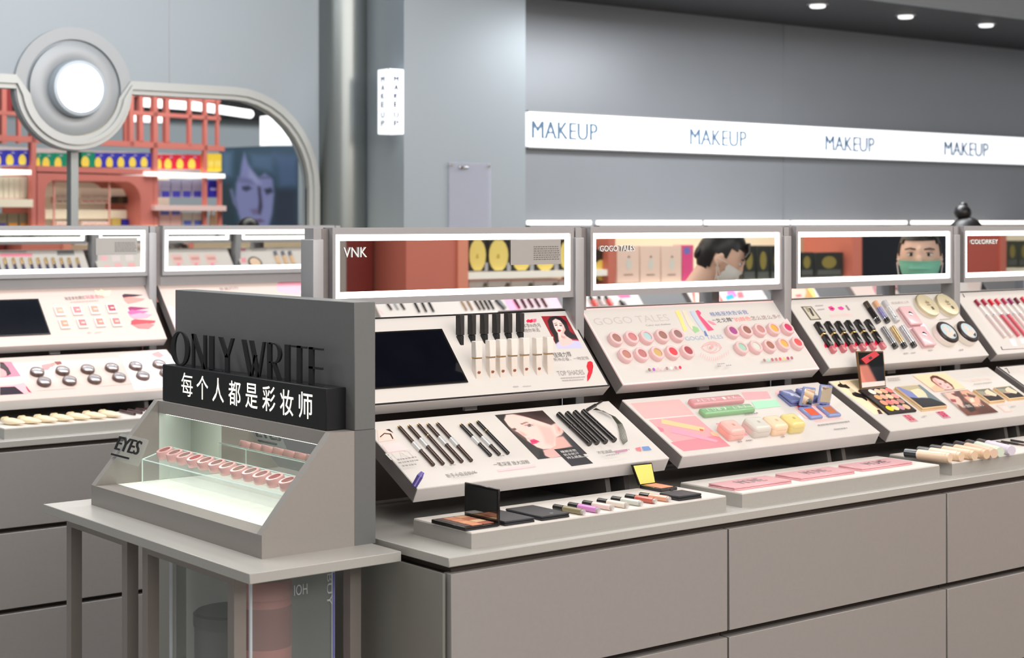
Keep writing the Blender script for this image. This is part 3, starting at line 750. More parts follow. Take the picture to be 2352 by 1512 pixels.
for i, (x0, x1, yt_, lips) in enumerate(((978, 1046, 395, 697), (1112, 1176, 385, 690), (1211, 1276, 378, 683), (1323, 1388, 371, 677), (1438, 1502, 363, 664), (1563, 1624, 362, 660), (1668, 1730, 352, 0))):
    t, (xa, xb, Y, zb_, zt_) = upright(P, z(x0, 0)[0], z(x1, 0)[0], z(0, 762-7*i)[1], z(0, yt_)[1], .016, '%s square white lipstick from the dark screen, standing on the board' % ORD[i].capitalize(),
            'lipstick', 'white lipsticks in front of the black ones', 'lipstick', ((0, .55, WB, 'base', .0005), (.555, .565, GOLD, 'ring', .0003), (.57, 1, WT, 'cap', 0)))
    if lips:
        p = atY(*z((x0+x1)/2, lips), Y-.0004); w2 = .0042
        part('lips_emblem', MB().quad([(p.x-w2, Y-.0002, p.z), (p.x-w2*.4, Y-.0002, p.z-.0028), (p.x+w2*.5, Y-.0002, p.z-.0026), (p.x+w2, Y-.0002, p.z+.0004), (p.x+w2*.45, Y-.0002, p.z+.0028), (p.x, Y-.0002, p.z+.002), (p.x-w2*.5, Y-.0002, p.z+.003)]),
             flat((150, 84, 62)), t, True, False)
P.photo(z.l([(1607, 155), (1843, 150), (2010, 460), (1772, 470)]), 70, 90, (158, 26, 38), [
    (z.l([(1850, 160), (2010, 300), (2010, 400), (1930, 330)]), (128, 16, 28), 6),
    (z.l([(1690, 165), (1745, 150), (1800, 165), (1852, 210), (1882, 300), (1950, 345), (1962, 375), (1880, 372), (1850, 372), (1800, 340), (1790, 410), (1760, 440), (1738, 395), (1730, 345), (1688, 275), (1670, 200)]), (32, 22, 26), 1.2),
    (z.l([(1745, 425), (1800, 380), (1900, 385), (1990, 392), (2020, 470), (1765, 480)]), (198, 194, 226), 2.2),
    (z.l([(1765, 300), (1815, 305), (1850, 345), (1905, 380), (1918, 410), (1860, 440), (1800, 445), (1775, 380)]), (236, 194, 188), 1.2),
    (z.l([(1716, 200), (1745, 178), (1790, 196), (1825, 240), (1842, 285), (1826, 316), (1795, 328), (1762, 312), (1735, 265)]), (246, 212, 206), 1.2),
    (z.l([(1808, 230), (1842, 285), (1822, 318), (1800, 322), (1818, 285)]), (222, 160, 152), 2.0, .7),
    (z.l([(1770, 322), (1782, 318), (1812, 372), (1800, 380)]), (248, 216, 208), .6), (z.l([(1798, 340), (1840, 352), (1836, 372), (1800, 362)]), (206, 140, 134), 1.5, .7),
    (z.l([(1763, 288), (1782, 280), (1804, 291), (1790, 306), (1770, 301)]), (186, 18, 38), .5), (z.l([(1766, 292), (1800, 293), (1785, 296)]), (110, 8, 20), .4),
    (z.l([(1738, 238), (1762, 234), (1766, 243), (1744, 248)]), (52, 36, 40), .6), (z.l([(1784, 238), (1810, 243), (1807, 252), (1786, 248)]), (52, 36, 40), .6),
    (z.l([(1732, 224), (1760, 218), (1760, 222), (1734, 229)]), (70, 46, 46), .5), (z.l([(1782, 222), (1812, 230), (1812, 234), (1783, 227)]), (70, 46, 46), .5), (z.l([(1764, 250), (1772, 270), (1764, 275), (1758, 272)]), (224, 170, 162), 1, .8)])
P.pr('colour_swatch', [(z.l([(1462, 200), (1480, 183), (1502, 190), (1500, 212), (1475, 218)]), (226, 30, 78)), (z.l([(1490, 212), (1505, 186), (1525, 182), (1528, 210), (1508, 220)]), (214, 22, 66)),
    (z.l([(1528, 210), (1530, 182), (1562, 180), (1560, 205), (1545, 218)]), (240, 96, 128)),
    (z.l([(2055, 598), (2080, 588), (2102, 600), (2110, 640), (2100, 700), (2078, 755), (2052, 788), (2050, 730), (2062, 690), (2045, 640)]), (206, 16, 44))])
P.tx([('本季IN色号', z(1440, 268), z(1612, 262), .011, (120, 112, 110)), ('随你来选', z(1452, 312), z(1600, 306), .010, (120, 112, 110)),
      ('佳琦力荐', z(1735, 556), z(1908, 546), .013, (60, 54, 54)), ('男神必备，一吻定情', z(1735, 594), z(2072, 576), .009, (130, 122, 120)),
      ('TOP SHADES', z(1775, 732), z(2030, 718), .012, (150, 140, 138))])
P.lines([(z(1800, 762), z(2035, 748), .003), (z(1815, 785), z(2020, 773), .003), (z(1340, 845), z(1390, 842), .003), (z(1430, 840), z(1510, 836), .002)], (170, 160, 158))
# ---- lower board 1: pencils, liners, mascaras
P = L[0]; z = Z(860, 910, 3.4588)
brown = (64, 44, 36); blackp = (30, 27, 26)
SL = mat('silver_label', (214, 214, 214), .35, .3)
def pencil(i, a, b, col, band, what, grp):
    segs = [(0, .03, .8, GOLD, 'tip_ring')]
    if band: segs += [(.03, band[0], 1, col, 'barrel'), (band[0], band[1], 1.25, SL, 'label_band'), (band[1], 1, 1, col, 'barrel')]
    else: segs += [(.03, .3, 1, col, 'barrel'), (.3, .315, 1.08, GOLD, 'ring'), (.315, 1, 1, col, 'barrel')]
    stick(P, z(*a), z(*b), .0040, segs, what, 'pencil', grp, 'makeup_pencil')
for i, (a, b, bd) in enumerate((((193, 243), (468, 548), (.44, .64)), ((272, 238), (545, 540), (.36, .56)), ((347, 227), (620, 530), None), ((422, 225), (695, 522), (.36, .56)), ((497, 218), (770, 514), (.42, .62)))):
    pencil(i, a, b, brown, bd, '%s brown brow pencil of five, counted from the display case' % ORD[i].capitalize(), 'brow pencils')
for i, (a, b, bd) in enumerate((((685, 228), (922, 472), (.42, .64)), ((752, 222), (992, 465), (.45, .72)), ((817, 203), (1062, 455), None))):
    pencil(i, a, b, blackp if i != 1 else (52, 40, 34), bd, '%s dark eyeliner pen of three, left of the large portrait print' % ORD[i].capitalize(), 'eyeliner pens')
for i, (a, b) in enumerate((((1462, 145), (1712, 380)), ((1530, 138), (1772, 372)), ((1592, 130), (1838, 365)), ((1657, 122), (1908, 352)))):
    stick(P, z(*a), z(*b), .0062, [(0, .42, 1, blackp, 'cap'), (.42, .435, .8, CHROME, 'ring'), (.435, 1, 1, (36, 32, 32), 'tube')], '%s black mascara tube of four, right of the large portrait print' % ORD[i].capitalize(), 'mascara', 'mascara tubes', 'mascara_tube')
stick(P, z(1808, 42), z(1690, 112), .0022, [(0, .45, 1, blackp, 'handle'), (.45, 1, 1.7, (40, 34, 32), 'bristle_head')], 'thin dark mascara wand above the four mascara tubes', 'mascara wand', None, 'mascara_wand', n=8)
a = P.loc(*z(300, 738)); q = atY(*z(383, 605), a.y-.004)
t = thing('purple_tester_pen', 'purple tester pen leaning at the lower left corner of the brow board', 'pen', a)
part('barrel', MB().cyl(a+Vector((.001, -.004, .004)), a.lerp(q, .72), .0052, .0060, n=12), gloss((82, 66, 140)), t, True)
part('cap', MB().cyl(a.lerp(q, .73), q, .0062, .0035, n=12), gloss((104, 88, 170)), t, True)
P.photo(z.l([(955, 152), (1335, 115), (1690, 460), (1300, 505)]), 130, 70, (52, 48, 48), [
    (z.l([(1500, 300), (1690, 450), (1660, 470), (1560, 400)]), (36, 32, 40), 6),
    (z.l([(1340, 430), (1400, 418), (1440, 425), (1500, 480), (1400, 496), (1345, 470)]), (228, 172, 166), 1.5),
    (z.l([(1420, 330), (1500, 320), (1570, 402), (1440, 432), (1380, 415)]), (226, 172, 162), 2.5),
    (z.l([(1045, 150), (1130, 140), (1250, 180), (1400, 226), (1440, 215), (1500, 285), (1482, 312), (1440, 330), (1440, 395), (1400, 420), (1340, 424), (1290, 408), (1215, 358), (1202, 335), (1140, 292), (1100, 275), (1062, 235), (1030, 190)]), (246, 206, 196), 1.4),
    (z.l([(1062, 240), (1140, 292), (1202, 338), (1215, 362), (1165, 330), (1100, 285)]), (120, 90, 86), 2.2, .8),
    (z.l([(1290, 230), (1400, 250), (1440, 330), (1420, 395), (1360, 380), (1330, 300)]), (240, 180, 172), 5, .75),
    (z.l([(1140, 275), (1180, 290), (1240, 330), (1225, 345), (1180, 318)]), (232, 170, 160), 2.5, .8), (z.l([(1190, 318), (1225, 312), (1240, 330), (1205, 336)]), (250, 214, 204), 2, .9),
    (z.l([(1425, 225), (1470, 218), (1502, 285), (1484, 310), (1446, 298)]), (240, 190, 180), 1.4), (z.l([(1452, 240), (1478, 262), (1476, 288), (1456, 272)]), (208, 146, 138), 1.5, .8),
    (z.l([(1080, 140), (1335, 112), (1445, 212), (1405, 232), (1330, 205), (1230, 172), (1130, 150)]), (70, 48, 46), 2.0), (z.l([(1200, 130), (1335, 115), (1400, 175), (1280, 160)]), (44, 30, 30), 5, .8),
    (z.l([(1232, 350), (1268, 343), (1312, 361), (1288, 377), (1252, 387)]), (234, 64, 116), .9), (z.l([(1240, 362), (1270, 358), (1308, 362), (1270, 366)]), (170, 30, 76), .7, .9),
    (z.l([(1158, 222), (1205, 206), (1228, 212), (1205, 215), (1170, 228)]), (122, 84, 74), .9), (z.l([(1195, 236), (1232, 226), (1264, 238), (1228, 250)]), (216, 200, 196), .9), (z.l([(1212, 234), (1236, 229), (1246, 240), (1226, 247)]), (70, 74, 80), .8), (z.l([(1190, 236), (1232, 222), (1268, 237), (1232, 230)]), (60, 44, 44), .6),
    (z.l([(1088, 262), (1112, 254), (1132, 265), (1112, 276)]), (96, 80, 80), .9), (z.l([(1180, 232), (1268, 218), (1275, 232), (1200, 244)]), (214, 150, 146), 3, .35),
    (z.l([(1310, 430), (1345, 450), (1360, 495), (1305, 500)]), (30, 28, 32), 2)])
P.pr('caption_print', [(z.l([(1425, 425), (1590, 405), (1738, 536), (1567, 560)]), (24, 20, 26))])
P.tx([('睫翘浓密', z(1490, 455), z(1610, 440), .0075, (225, 222, 220)), ('防水防汗', z(1515, 480), z(1632, 464), .0075, (225, 222, 220)), ('持久留色', z(1538, 504), z(1655, 488), .0075, (225, 222, 220)),
      ('FLAT', z(130, 512), z(338, 480), .020, (205, 200, 196)), ('新手小白必BUY', z(585, 655), z(818, 622), .012, (112, 106, 104)), ('一笔深邃 放大双眼', z(958, 565), z(1240, 540), .012, (90, 84, 82)),
      ('浓密速膜', z(1780, 466), z(1900, 452), .010, (110, 104, 102)), ])
P.pr('colour_print', [(z.l([(975, 590), (1275, 548), (1282, 566), (985, 606)]), (240, 190, 194)), (z.l([(1900, 440), (2005, 425), (2012, 440), (1915, 456)]), (206, 130, 170)),
    (z.l([(22, 275), (118, 268), (165, 350), (22, 372)]), (244, 204, 192)), (z.l([(118, 268), (150, 300), (85, 272)]), (40, 30, 30)), (z.l([(60, 395), (200, 375), (262, 435), (100, 455)]), (248, 206, 204)),
    (z.l([(40, 330), (75, 300), (130, 305), (150, 345), (142, 350), (120, 312), (78, 308), (46, 336)]), (70, 50, 46)),
    (z.l([(2070, 420), (2110, 410), (2120, 445), (2085, 440)]), (220, 120, 130)), (z.l([(2120, 410), (2175, 405), (2200, 435), (2135, 440)]), (110, 140, 190))])
for k in range(9):
    q = k*6.0; st_ = []
    pts = z.l([(1735+q*.3, 116+q*.10), (1815-q*.05, 126+q*.55), (1880+q*.45, 165+q*.55), (1925+q*.65, 230+q*.35), (1945+q*.75, 300+q*.1), (1950+q*.9, 350+q*.1), (1975+q*.5, 395-q*.1)])
    for a, b in zip(pts, pts[1:]):
        d_ = Vector((b[0]-a[0], b[1]-a[1])); d_ = Vector((-d_.y, d_.x)).normalized()*.55
        st_.append(([(a[0]+d_.x, a[1]+d_.y), (b[0]+d_.x, b[1]+d_.y), (b[0]-d_.x, b[1]-d_.y), (a[0]-d_.x, a[1]-d_.y)], (74, 76, 62)))
    P.pr('lash_stroke_print', st_)
P.lines([(z(175, 545), z(330, 520), .004), (z(185, 570), z(350, 545), .004), (z(215, 595), z(330, 580), .004), (z(635, 668), z(815, 645), .004), (z(1805, 492), z(2020, 460), .004), (z(1830, 510), z(1940, 492), .003), (z(590, 590), z(640, 583), .004), (z(990, 515), z(1030, 510), .004), (z(1565, 530), z(1690, 515), .003)], (150, 144, 142))
# ---- upper board 2: twenty eyeshadow pots
P = U[1]; z = Z(1330, 690, 4.2)
grid = [('upper row left of eye drawing', [(362, 362), (515, 352), (660, 345), (808, 335), (955, 325)], [(165, 120, 110), (204, 130, 132), (176, 206, 206), (158, 116, 104), (152, 116, 112)], ('brown', 'rose', 'aqua', 'bronze', 'taupe')),
        ('lower row left of eye drawing', [(458, 520), (610, 512), (760, 502), (908, 493), (1055, 483)], [(188, 132, 116), (190, 122, 120), (206, 172, 112), (226, 72, 82), (170, 76, 82)], ('copper', 'dusty rose', 'pale gold', 'red', 'wine')),
        ('upper row right of eye drawing', [(1487, 292), (1620, 285), (1752, 277), (1885, 268), (2018, 262)], [(166, 76, 140), (150, 102, 90), (196, 140, 134), (226, 172, 78), (206, 50, 100)], ('purple', 'brown', 'rose', 'gold', 'magenta')),
        ('lower row right of eye drawing', [(1575, 450), (1712, 440), (1845, 432), (1980, 415), (2112, 405)], [(166, 202, 182), (212, 216, 206), (166, 112, 96), (226, 176, 86), (232, 86, 86)], ('mint', 'pale silver', 'brown', 'gold', 'coral'))]
for nm_, pts, cs, names_ in grid:
    for i, (q, c, cn) in enumerate(zip(pts, cs, names_)):
        pot(P.fr(*z(*q), .0125), c, '%s powder pot in pink rim, %s in %s' % (cn, ORD[i], nm_), 'eyeshadow', 'pink pots on the white board', .0176, .0130, (240, 200, 200), .63)
DG = (190, 182, 178)
P.tx([('GOGO TALES', z(160, 243), z(880, 198), .019, (196, 186, 180)), ('Color eye shadow', z(652, 258), z(890, 242), .0065, (150, 140, 136)), ('格格巫快告诉我', z(1275, 158), z(1635, 134), .0125, (92, 116, 168)),
      ('“戈戈舞”', z(1305, 222), z(1505, 205), .0125, (70, 60, 62)), ('的颜色', z(1515, 210), z(1665, 196), .0125, (240, 120, 110)), ('怎么这么多?!', z(1670, 196), z(1950, 176), .0125, (150, 120, 118)), ('GOGO TALES', z(1035, 392), z(1395, 370), .011, (160, 176, 196))])
P.pr('colour_print', [(z.l([(925, 110), (955, 95), (985, 140), (1020, 250), (1050, 290), (1010, 300), (970, 200)]), (246, 214, 130)), (z.l([(988, 100), (1020, 98), (1060, 180), (1110, 240), (1090, 290), (1050, 240), (1010, 150)]), (222, 208, 186)),
    (z.l([(1090, 250), (1140, 265), (1160, 300), (1120, 318), (1095, 290)]), (150, 196, 140)), (z.l([(1065, 110), (1100, 105), (1150, 190), (1210, 280), (1190, 300), (1120, 200)]), (186, 198, 214)),
    (z.l([(1120, 105), (1145, 97), (1175, 125), (1165, 150), (1205, 190), (1260, 250), (1300, 290), (1245, 300), (1180, 210), (1150, 165)]), (232, 84, 124)),
    (z.l([(1235, 195), (1290, 215), (1325, 240), (1290, 240), (1250, 215)]), (240, 140, 160)), (z.l([(1200, 300), (1215, 300), (1240, 350), (1215, 345)]), (90, 120, 180))])
eye = []
def strip(pts, w2):
    out = []
    for a, b in zip(pts, pts[1:]):
        d = Vector((b[0]-a[0], b[1]-a[1])); d = Vector((-d.y, d.x)).normalized()*w2
        out.append(([(a[0]+d.x, a[1]+d.y), (b[0]+d.x, b[1]+d.y), (b[0]-d.x, b[1]-d.y), (a[0]-d.x, a[1]-d.y)], (240, 150, 150)))
    return out
up_ = [(1178, 460), (1200, 430), (1250, 408), (1300, 405), (1345, 425), (1370, 462)]; lo_ = [(1178, 460), (1210, 490), (1260, 512), (1310, 510), (1350, 490), (1370, 462)]
for s_ in (up_, lo_, [(1185, 455), (1230, 432), (1290, 428), (1340, 445), (1368, 470)]): eye += strip(z.l(s_), .5)
eye += strip(z.l([(1272+48*math.cos(a*.5236)+5, 462+42*math.sin(a*.5236)) for a in range(13)]), .45)
eye.append((z.l([(1272+18*math.cos(a*.5236), 462+18*math.sin(a*.5236)) for a in range(12)]), (242, 160, 158)))
for k in range(14):
    x = 1165+19.5*k; y = 505+70*math.sin(math.pi*(k+1)/15)-1.6*k
    eye += strip(z.l([(x+4, y), (x+(k-6)*1.2, y+38)]), .4)
P.pr('eye_drawing', eye)
dots = []
for x0, y0, cs in ((663, 690, ((140, 112, 106), (166, 86, 180), (232, 176, 180), (226, 190, 186), (160, 130, 126), (214, 214, 208), (190, 130, 134), (206, 40, 76))), (1770, 600, ((160, 124, 120), (170, 200, 184), (170, 100, 100), (180, 112, 110), (226, 80, 92), (236, 190, 110), (180, 50, 84), (160, 100, 110)))):
    for k, c in enumerate(cs):
        x, y = x0+(42 if x0 < 900 else 37.5)*k, y0-3.0*k
        dots.append((z.l([(x+14*math.cos(a*.7854)+4*math.sin(a*.7854), y+17*math.sin(a*.7854)) for a in range(8)]), c))
P.pr('colour_dot_print', dots)
P.lines([(z(1315, 645), z(1390, 638), .003), (z(1320, 668), z(1350, 665), .004), (z(1400, 660), z(1455, 655), .003)], (160, 150, 148))
# ---- lower board 2: long cases, pastel compacts
P = L[1]; z = Z(1400, 860, 3.5636)
P.pr('photo_print', [(z.l([(172, 240), (570, 205), (695, 330), (290, 365)]), (250, 178, 176)), (z.l([(320, 375), (700, 340), (990, 590), (607, 632)]), (248, 164, 168)),
    (z.l([(500, 560), (880, 500), (990, 590), (607, 632)]), (246, 138, 148)), (z.l([(425, 365), (445, 372), (778, 440), (770, 472), (425, 405)]), (246, 198, 150)), (z.l([(735, 448), (770, 455), (765, 470), (738, 465)]), (200, 110, 70)),
    (z.l([(505, 430), (525, 438), (888, 545), (875, 560), (500, 478)]), (252, 160, 180)), (z.l([(390, 430), (440, 450), (445, 470), (420, 475)]), (250, 130, 150)), (z.l([(820, 480), (850, 470), (900, 500), (890, 515), (840, 505)]), (244, 190, 160))])
P.pr('mat_print', [(z.l([(1080, 150), (1290, 143), (1322, 198), (1115, 212)]), (252, 172, 176)), (z.l([(1160, 228), (1360, 213), (1402, 265), (1200, 288)]), (172, 228, 192)), (z.l([(868, 405), (990, 398), (1133, 502), (1010, 522)]), (250, 150, 170)),
    (z.l([(1380, 125), (1420, 135), (1410, 170), (1370, 175), (1355, 150)]), (250, 190, 190)), (z.l([(1510, 270), (1800, 240), (1890, 335), (1600, 365)]), (252, 196, 192)), (z.l([(1530, 262), (1560, 262), (1590, 300), (1555, 300)]), (240, 70, 80))])
P.tx([('粉嫩柔润 自然好气色', z(1690, 400), z(1915, 374), .010, (248, 176, 172)), ])
P.lines([(z(1710, 430), z(1970, 396), .005), (z(1840, 462), z(1950, 450), .004), (z(1055, 565), z(1090, 560), .005), (z(1120, 555), z(1175, 550), .004), (z(1410, 525), z(1440, 520), .005), (z(1110, 342), z(1220, 328), .004)], (150, 142, 140))
def long_case(a, b, c, d, col, label, txt):
    """rounded bar lying along the board: near-left, near-right, far-right, far-left top corners in the crop"""
    h = .014
    q = [P.uv(*z(*p), h) for p in (a, b, c, d)]
    x0 = (q[0][0]+q[3][0])/2; x1 = (q[1][0]+q[2][0])/2; y0 = (q[0][1]+q[1][1])/2; y1 = (q[2][1]+q[3][1])/2
    M = P.M @ Matrix.Translation((x0, y0, 0)); t = thing('long_compact_case', label, 'makeup case', M, 'long pastel cases')
    part('shell', MB().rbox(0, x1-x0, 0, y1-y0, .0, h, .006), mat('case_%d_%d_%d' % col, col, .35, coat=.2), t)
    mb = MB(); n_ = len(txt)
    for k, ch in enumerate(txt):
        if ch != ' ': text(mb, ch, Matrix.Translation(((x1-x0)*(.10+.8*k/n_), (y1-y0)*.32, h+.0002)), (x1-x0)*.055, (y1-y0)*.36)
    part('lettering', mb, flat((238, 232, 228)), t, smooth=False)
long_case((690, 248), (1112, 208), (1072, 158), (650, 190), (218, 158, 162), 'long dusty pink rounded case on the upper edge of the pastel board', 'ALTB IAK')
long_case((778, 324), (1200, 284), (1160, 234), (735, 268), (140, 188, 140), 'long pale green rounded case below the dusty pink one', 'LUBJ LRT')
def rounded(P, px, h, sx, sy, r, col, label, cat, group, name, logo=None, rot=0, parts2=True):
    M = P.fr(*px, h, rot); t = thing(name, label, cat, M, group)
    m = mat('rounded_%d_%d_%d' % col, col, .3, coat=.3)
    part('lower_shell', MB().rbox(-sx, sx, -sy, sy, 0, h*.47, min(r, h*.22)), m, t)
    part('lid', MB().rbox(-sx, sx, -sy, sy, h*.49, h, min(r, h*.25, .009)), m, t)
    if logo: part('emblem', MB().rbox(-.004, .004, -.003, .004, h-.0002, h+.0004, .0003, seg=1), flat(logo), t)
    return t
for i, (q, c, lg, nm_) in enumerate((((1015, 412), (240, 188, 178), (206, 150, 140), 'salmon pink rounded compact, nearest the pink photo print'), ((1222, 388), (214, 210, 200), (180, 174, 166), 'light grey rounded compact beside the salmon one'),
                                 ((1368, 374), (246, 214, 182), (214, 178, 146), 'peach rounded compact between the grey and yellow ones'), ((1510, 358), (228, 212, 140), (190, 174, 104), 'yellow rounded compact, end of the pastel row'))):
    M = P.fr(*z(*q), .028); t = thing('rounded_compact', nm_, 'compact', M, 'pastel rounded compacts')
    m = mat('pastel_%d_%d_%d' % c, c, .32, coat=.25); sx = .0235 if i != 1 else .026
    part('lower_shell', MB().rbox(-sx+.0004, sx-.0004, -.0226, .0226, 0, .021, .0065), m, t); part('lid', MB().rbox(-sx, sx, -.023, .023, .008, .028, .0095, seg=4), m, t)
    part('emblem', MB().rbox(-.0035, .0035, -.0035, .0035, .0279, .0284, .0002, seg=1), flat(lg), t)
BLU = (112, 122, 172)
rounded(P, z(1495, 170), .016, .021, .0235, .006, BLU, 'closed blue compact at the upper right of the pastel board', 'compact', 'blue compacts', 'blue_compact', (214, 218, 236))
rounded(P, z(1630, 152), .016, .021, .0235, .006, BLU, 'closed blue compact behind the open ones', 'compact', 'blue compacts', 'blue_compact')
for i, (b_, l_, pan, nm_) in enumerate((((1650, 308), (1622, 198), (232, 98, 62), 'open blue compact with orange-red blush, nearer the pastel row'), ((1800, 292), (1752, 165), (196, 116, 74), 'open blue compact with tan blush, right of the orange-red one'))):
    M = P.fr(*z(*b_), .007); t = thing('open_blue_compact', nm_, 'compact', M, 'open blue compacts')
    bm_ = mat('compact_blue', (138, 150, 196), .3, coat=.3)
    part('base', MB().rbox(-.021, .021, -.022, .023, 0, .008, .004), bm_, t)
    part('powder_pan', MB().rbox(-.0135, .0135, -.014, .012, .0075, .0086, .0004, seg=1), mat('blush_%d' % i, pan, .6, noise=.1, scale=500), t)
    Ml_ = Matrix.Translation((0, .022, .008)) @ Matrix.Rotation(math.radians(72 if i == 0 else 66), 4, 'X') @ Matrix.Rotation(math.radians(-8), 4, 'Z')
    ld = part('lid', MB().rbox(-.021, .021, 0, .044, -.002, .004, .003, M=Ml_), bm_, t)
    part('lid_mirror', MB().rbox(-.017, .017, .005, .040, .0041, .0046, .0003, M=Ml_, seg=1), MIRROR, t)
    part('hinge', MB().rbox(-.008, .008, .018, .026, .004, .011, .002), mat('compact_hinge', (70, 76, 120), .3), t)
# ---- upper board 3: lipsticks, tubes, compacts
P = U[2]; z = Z(1800, 660, 4.261)
P.pr('colour_print', [(z.l([(165, 190), (270, 187), (372, 318), (260, 325)]), (96, 88, 78)), (z.l([(188, 197), (262, 194), (350, 308), (268, 314)]), (196, 188, 168)), (z.l([(240, 205), (262, 206), (280, 240), (300, 280), (285, 285), (262, 255)]), (60, 52, 48)),
    (z.l([(205, 200), (235, 200), (262, 240), (238, 245)]), (150, 142, 124)),
    (z.l([(432, 195), (465, 185), (500, 210), (485, 235), (455, 228)]), (232, 60, 140)), (z.l([(450, 205), (480, 205), (485, 216), (462, 216)]), (120, 20, 60)), (z.l([(525, 200), (560, 188), (592, 210), (575, 226), (545, 222)]), (236, 60, 150)),
    (z.l([(600, 180), (615, 178), (650, 225), (632, 230)]), (150, 120, 130)), (z.l([(1240, 365), (1370, 355), (1490, 560), (1360, 578)]), (248, 214, 236)), (z.l([(1200, 350), (1350, 340), (1400, 420), (1240, 420)]), (250, 220, 238))])
for i in range(6):
    x, y = [398, 497, 596, 695, 795, 888][i], 565-4*i
    P.pr('swatch_print', [(z.l([(x, y-32), (x+18, y-38), (x+40, y+18), (x+8, y+34), (x-4, y+12)]), (222, 40, 74))])
P.tx([('美妆彩妆 优惠套装', z(465, 300), z(685, 285), .010, (238, 196, 194)), ('新品美妆上市', z(1060, 172), z(1228, 160), .008, (160, 146, 142))])
P.lines([(z(310, 192), z(385, 188), .003), (z(330, 230), z(400, 224), .003), (z(1175, 662), z(1220, 657), .004), (z(1245, 655), z(1290, 650), .003), (z(1415, 632), z(1460, 627), .004), (z(1720, 628), z(1760, 623), .004), (z(1525, 330), z(1640, 318), .003)], (160, 150, 148))
CL = clear('gloss_clear_pink', (220, 120, 130), .75, .15)
tops = [(318, 350), (418, 345), (518, 342), (614, 335), (708, 328), (808, 326)]; bots = [(498, 640), (598, 632), (694, 627), (790, 618), (890, 610), (985, 602)]
for i, (a, b) in enumerate(zip(tops, bots)):
    stick(P, z(*a), z(*b), .0066, [(0, .37, 1.05, blackp, 'cap'), (.12, .30, 1.08, (214, 196, 150), 'gold_emblem') if 0 else (.37, .43, .9, GOLD, 'gold_ring'), (.43, .8, 1, (28, 22, 24), 'case'), (.8, 1, .95, CL, 'clear_end')],
          '%s black lipstick of six, counted from the left, each beside a red swatch' % ORD[i].capitalize(), 'lipstick', 'black lipsticks with red swatches', 'lipstick', True)
for i, (a, b, c1, c2, nm_) in enumerate((((800, 150), (930, 345), (70, 58, 46), (30, 24, 22), 'dark patterned'), ((890, 145), (1022, 342), (228, 176, 138), (150, 146, 190), 'peach and blue'), ((980, 140), (1112, 338), (196, 196, 198), (222, 222, 226), 'silver'))):
    stick(P, z(*a), z(*b), .0075, [(0, .3, 1, c1, 'sleeve'), (.3, .8, 1, mat('sleeve_%d' % i, c2, .3, .4, noise=.5, scale=160), 'sleeve'), (.8, .84, 1.03, CHROME, 'ring'), (.84, 1, 1, blackp if i < 2 else (208, 206, 206), 'cap')], '%s mascara tube in the upper trio left of the pink compact' % nm_.capitalize(), 'mascara', 'patterned tubes', 'mascara_tube')
for i, (a, b, c2, nm_) in enumerate((((972, 398), (1100, 592), (150, 148, 150), 'grey'), ((1062, 392), (1188, 588), (206, 176, 130), 'gold'), ((1152, 386), (1282, 582), (190, 188, 196), 'silver'))):
    stick(P, z(*a), z(*b), .0075, [(0, .78, 1, mat('sleeve_b%d' % i, c2, .25, .7, noise=.35, scale=160), 'sleeve'), (.78, .82, 1.03, CHROME, 'ring'), (.82, 1, 1, blackp, 'cap')], '%s sleeved black-capped mascara tube in the lower trio' % nm_.capitalize(), 'mascara', 'patterned tubes', 'mascara_tube')
for i, (q, nm_) in enumerate((((1250, 270), 'upper'), ((1385, 470), 'lower'))):
    t = rounded(P, z(*q), .016, .024, .030, .012, (232, 190, 194), '%s pearly pink square compact in the middle of the lipstick board' % nm_, 'compact', 'pearly pink compacts', 'pink_compact')
    part('rose_emblem', MB().lathe([(.007, .0158), (.006, .0176), (.003, .0182)], 10, M=Matrix.Translation((0, .004, 0))), CHROME, t)
for i, q in enumerate(((1415, 168), (1610, 162))):
    t = thing('gold_compact', ('left', 'right')[i]+' one of two round champagne gold compacts with embossed lids', 'compact', P.fr(*z(*q), .016), 'champagne compacts')
    part('lower_shell', MB().lathe([(.032, 0), (.036, .003), (.036, .008)], 32), mat('champagne_white', (240, 232, 214), .35, .1), t)
    part('lid', MB().lathe([(.0365, .0085), (.0365, .012), (.034, .0155), (.026, .0165)], 32), mat('champagne', (226, 214, 180), .3, .4), t)
    part('emblem', MB().quad([(-.006, .002, .0168), (.006, .002, .0168), (.009, .008, .0168), (.003, .009, .0168), (0, .015, .0168), (-.003, .009, .0168), (-.009, .008, .0168)]).quad([(-.008, -.004, .0168), (.008, -.004, .0168), (.007, .0, .0168), (-.007, .0, .0168)]), flat((150, 132, 96)), t)
    part('code_square', MB().box(.002, .011, -.018, -.008, .0166, .0168), flat((84, 76, 60)), t)
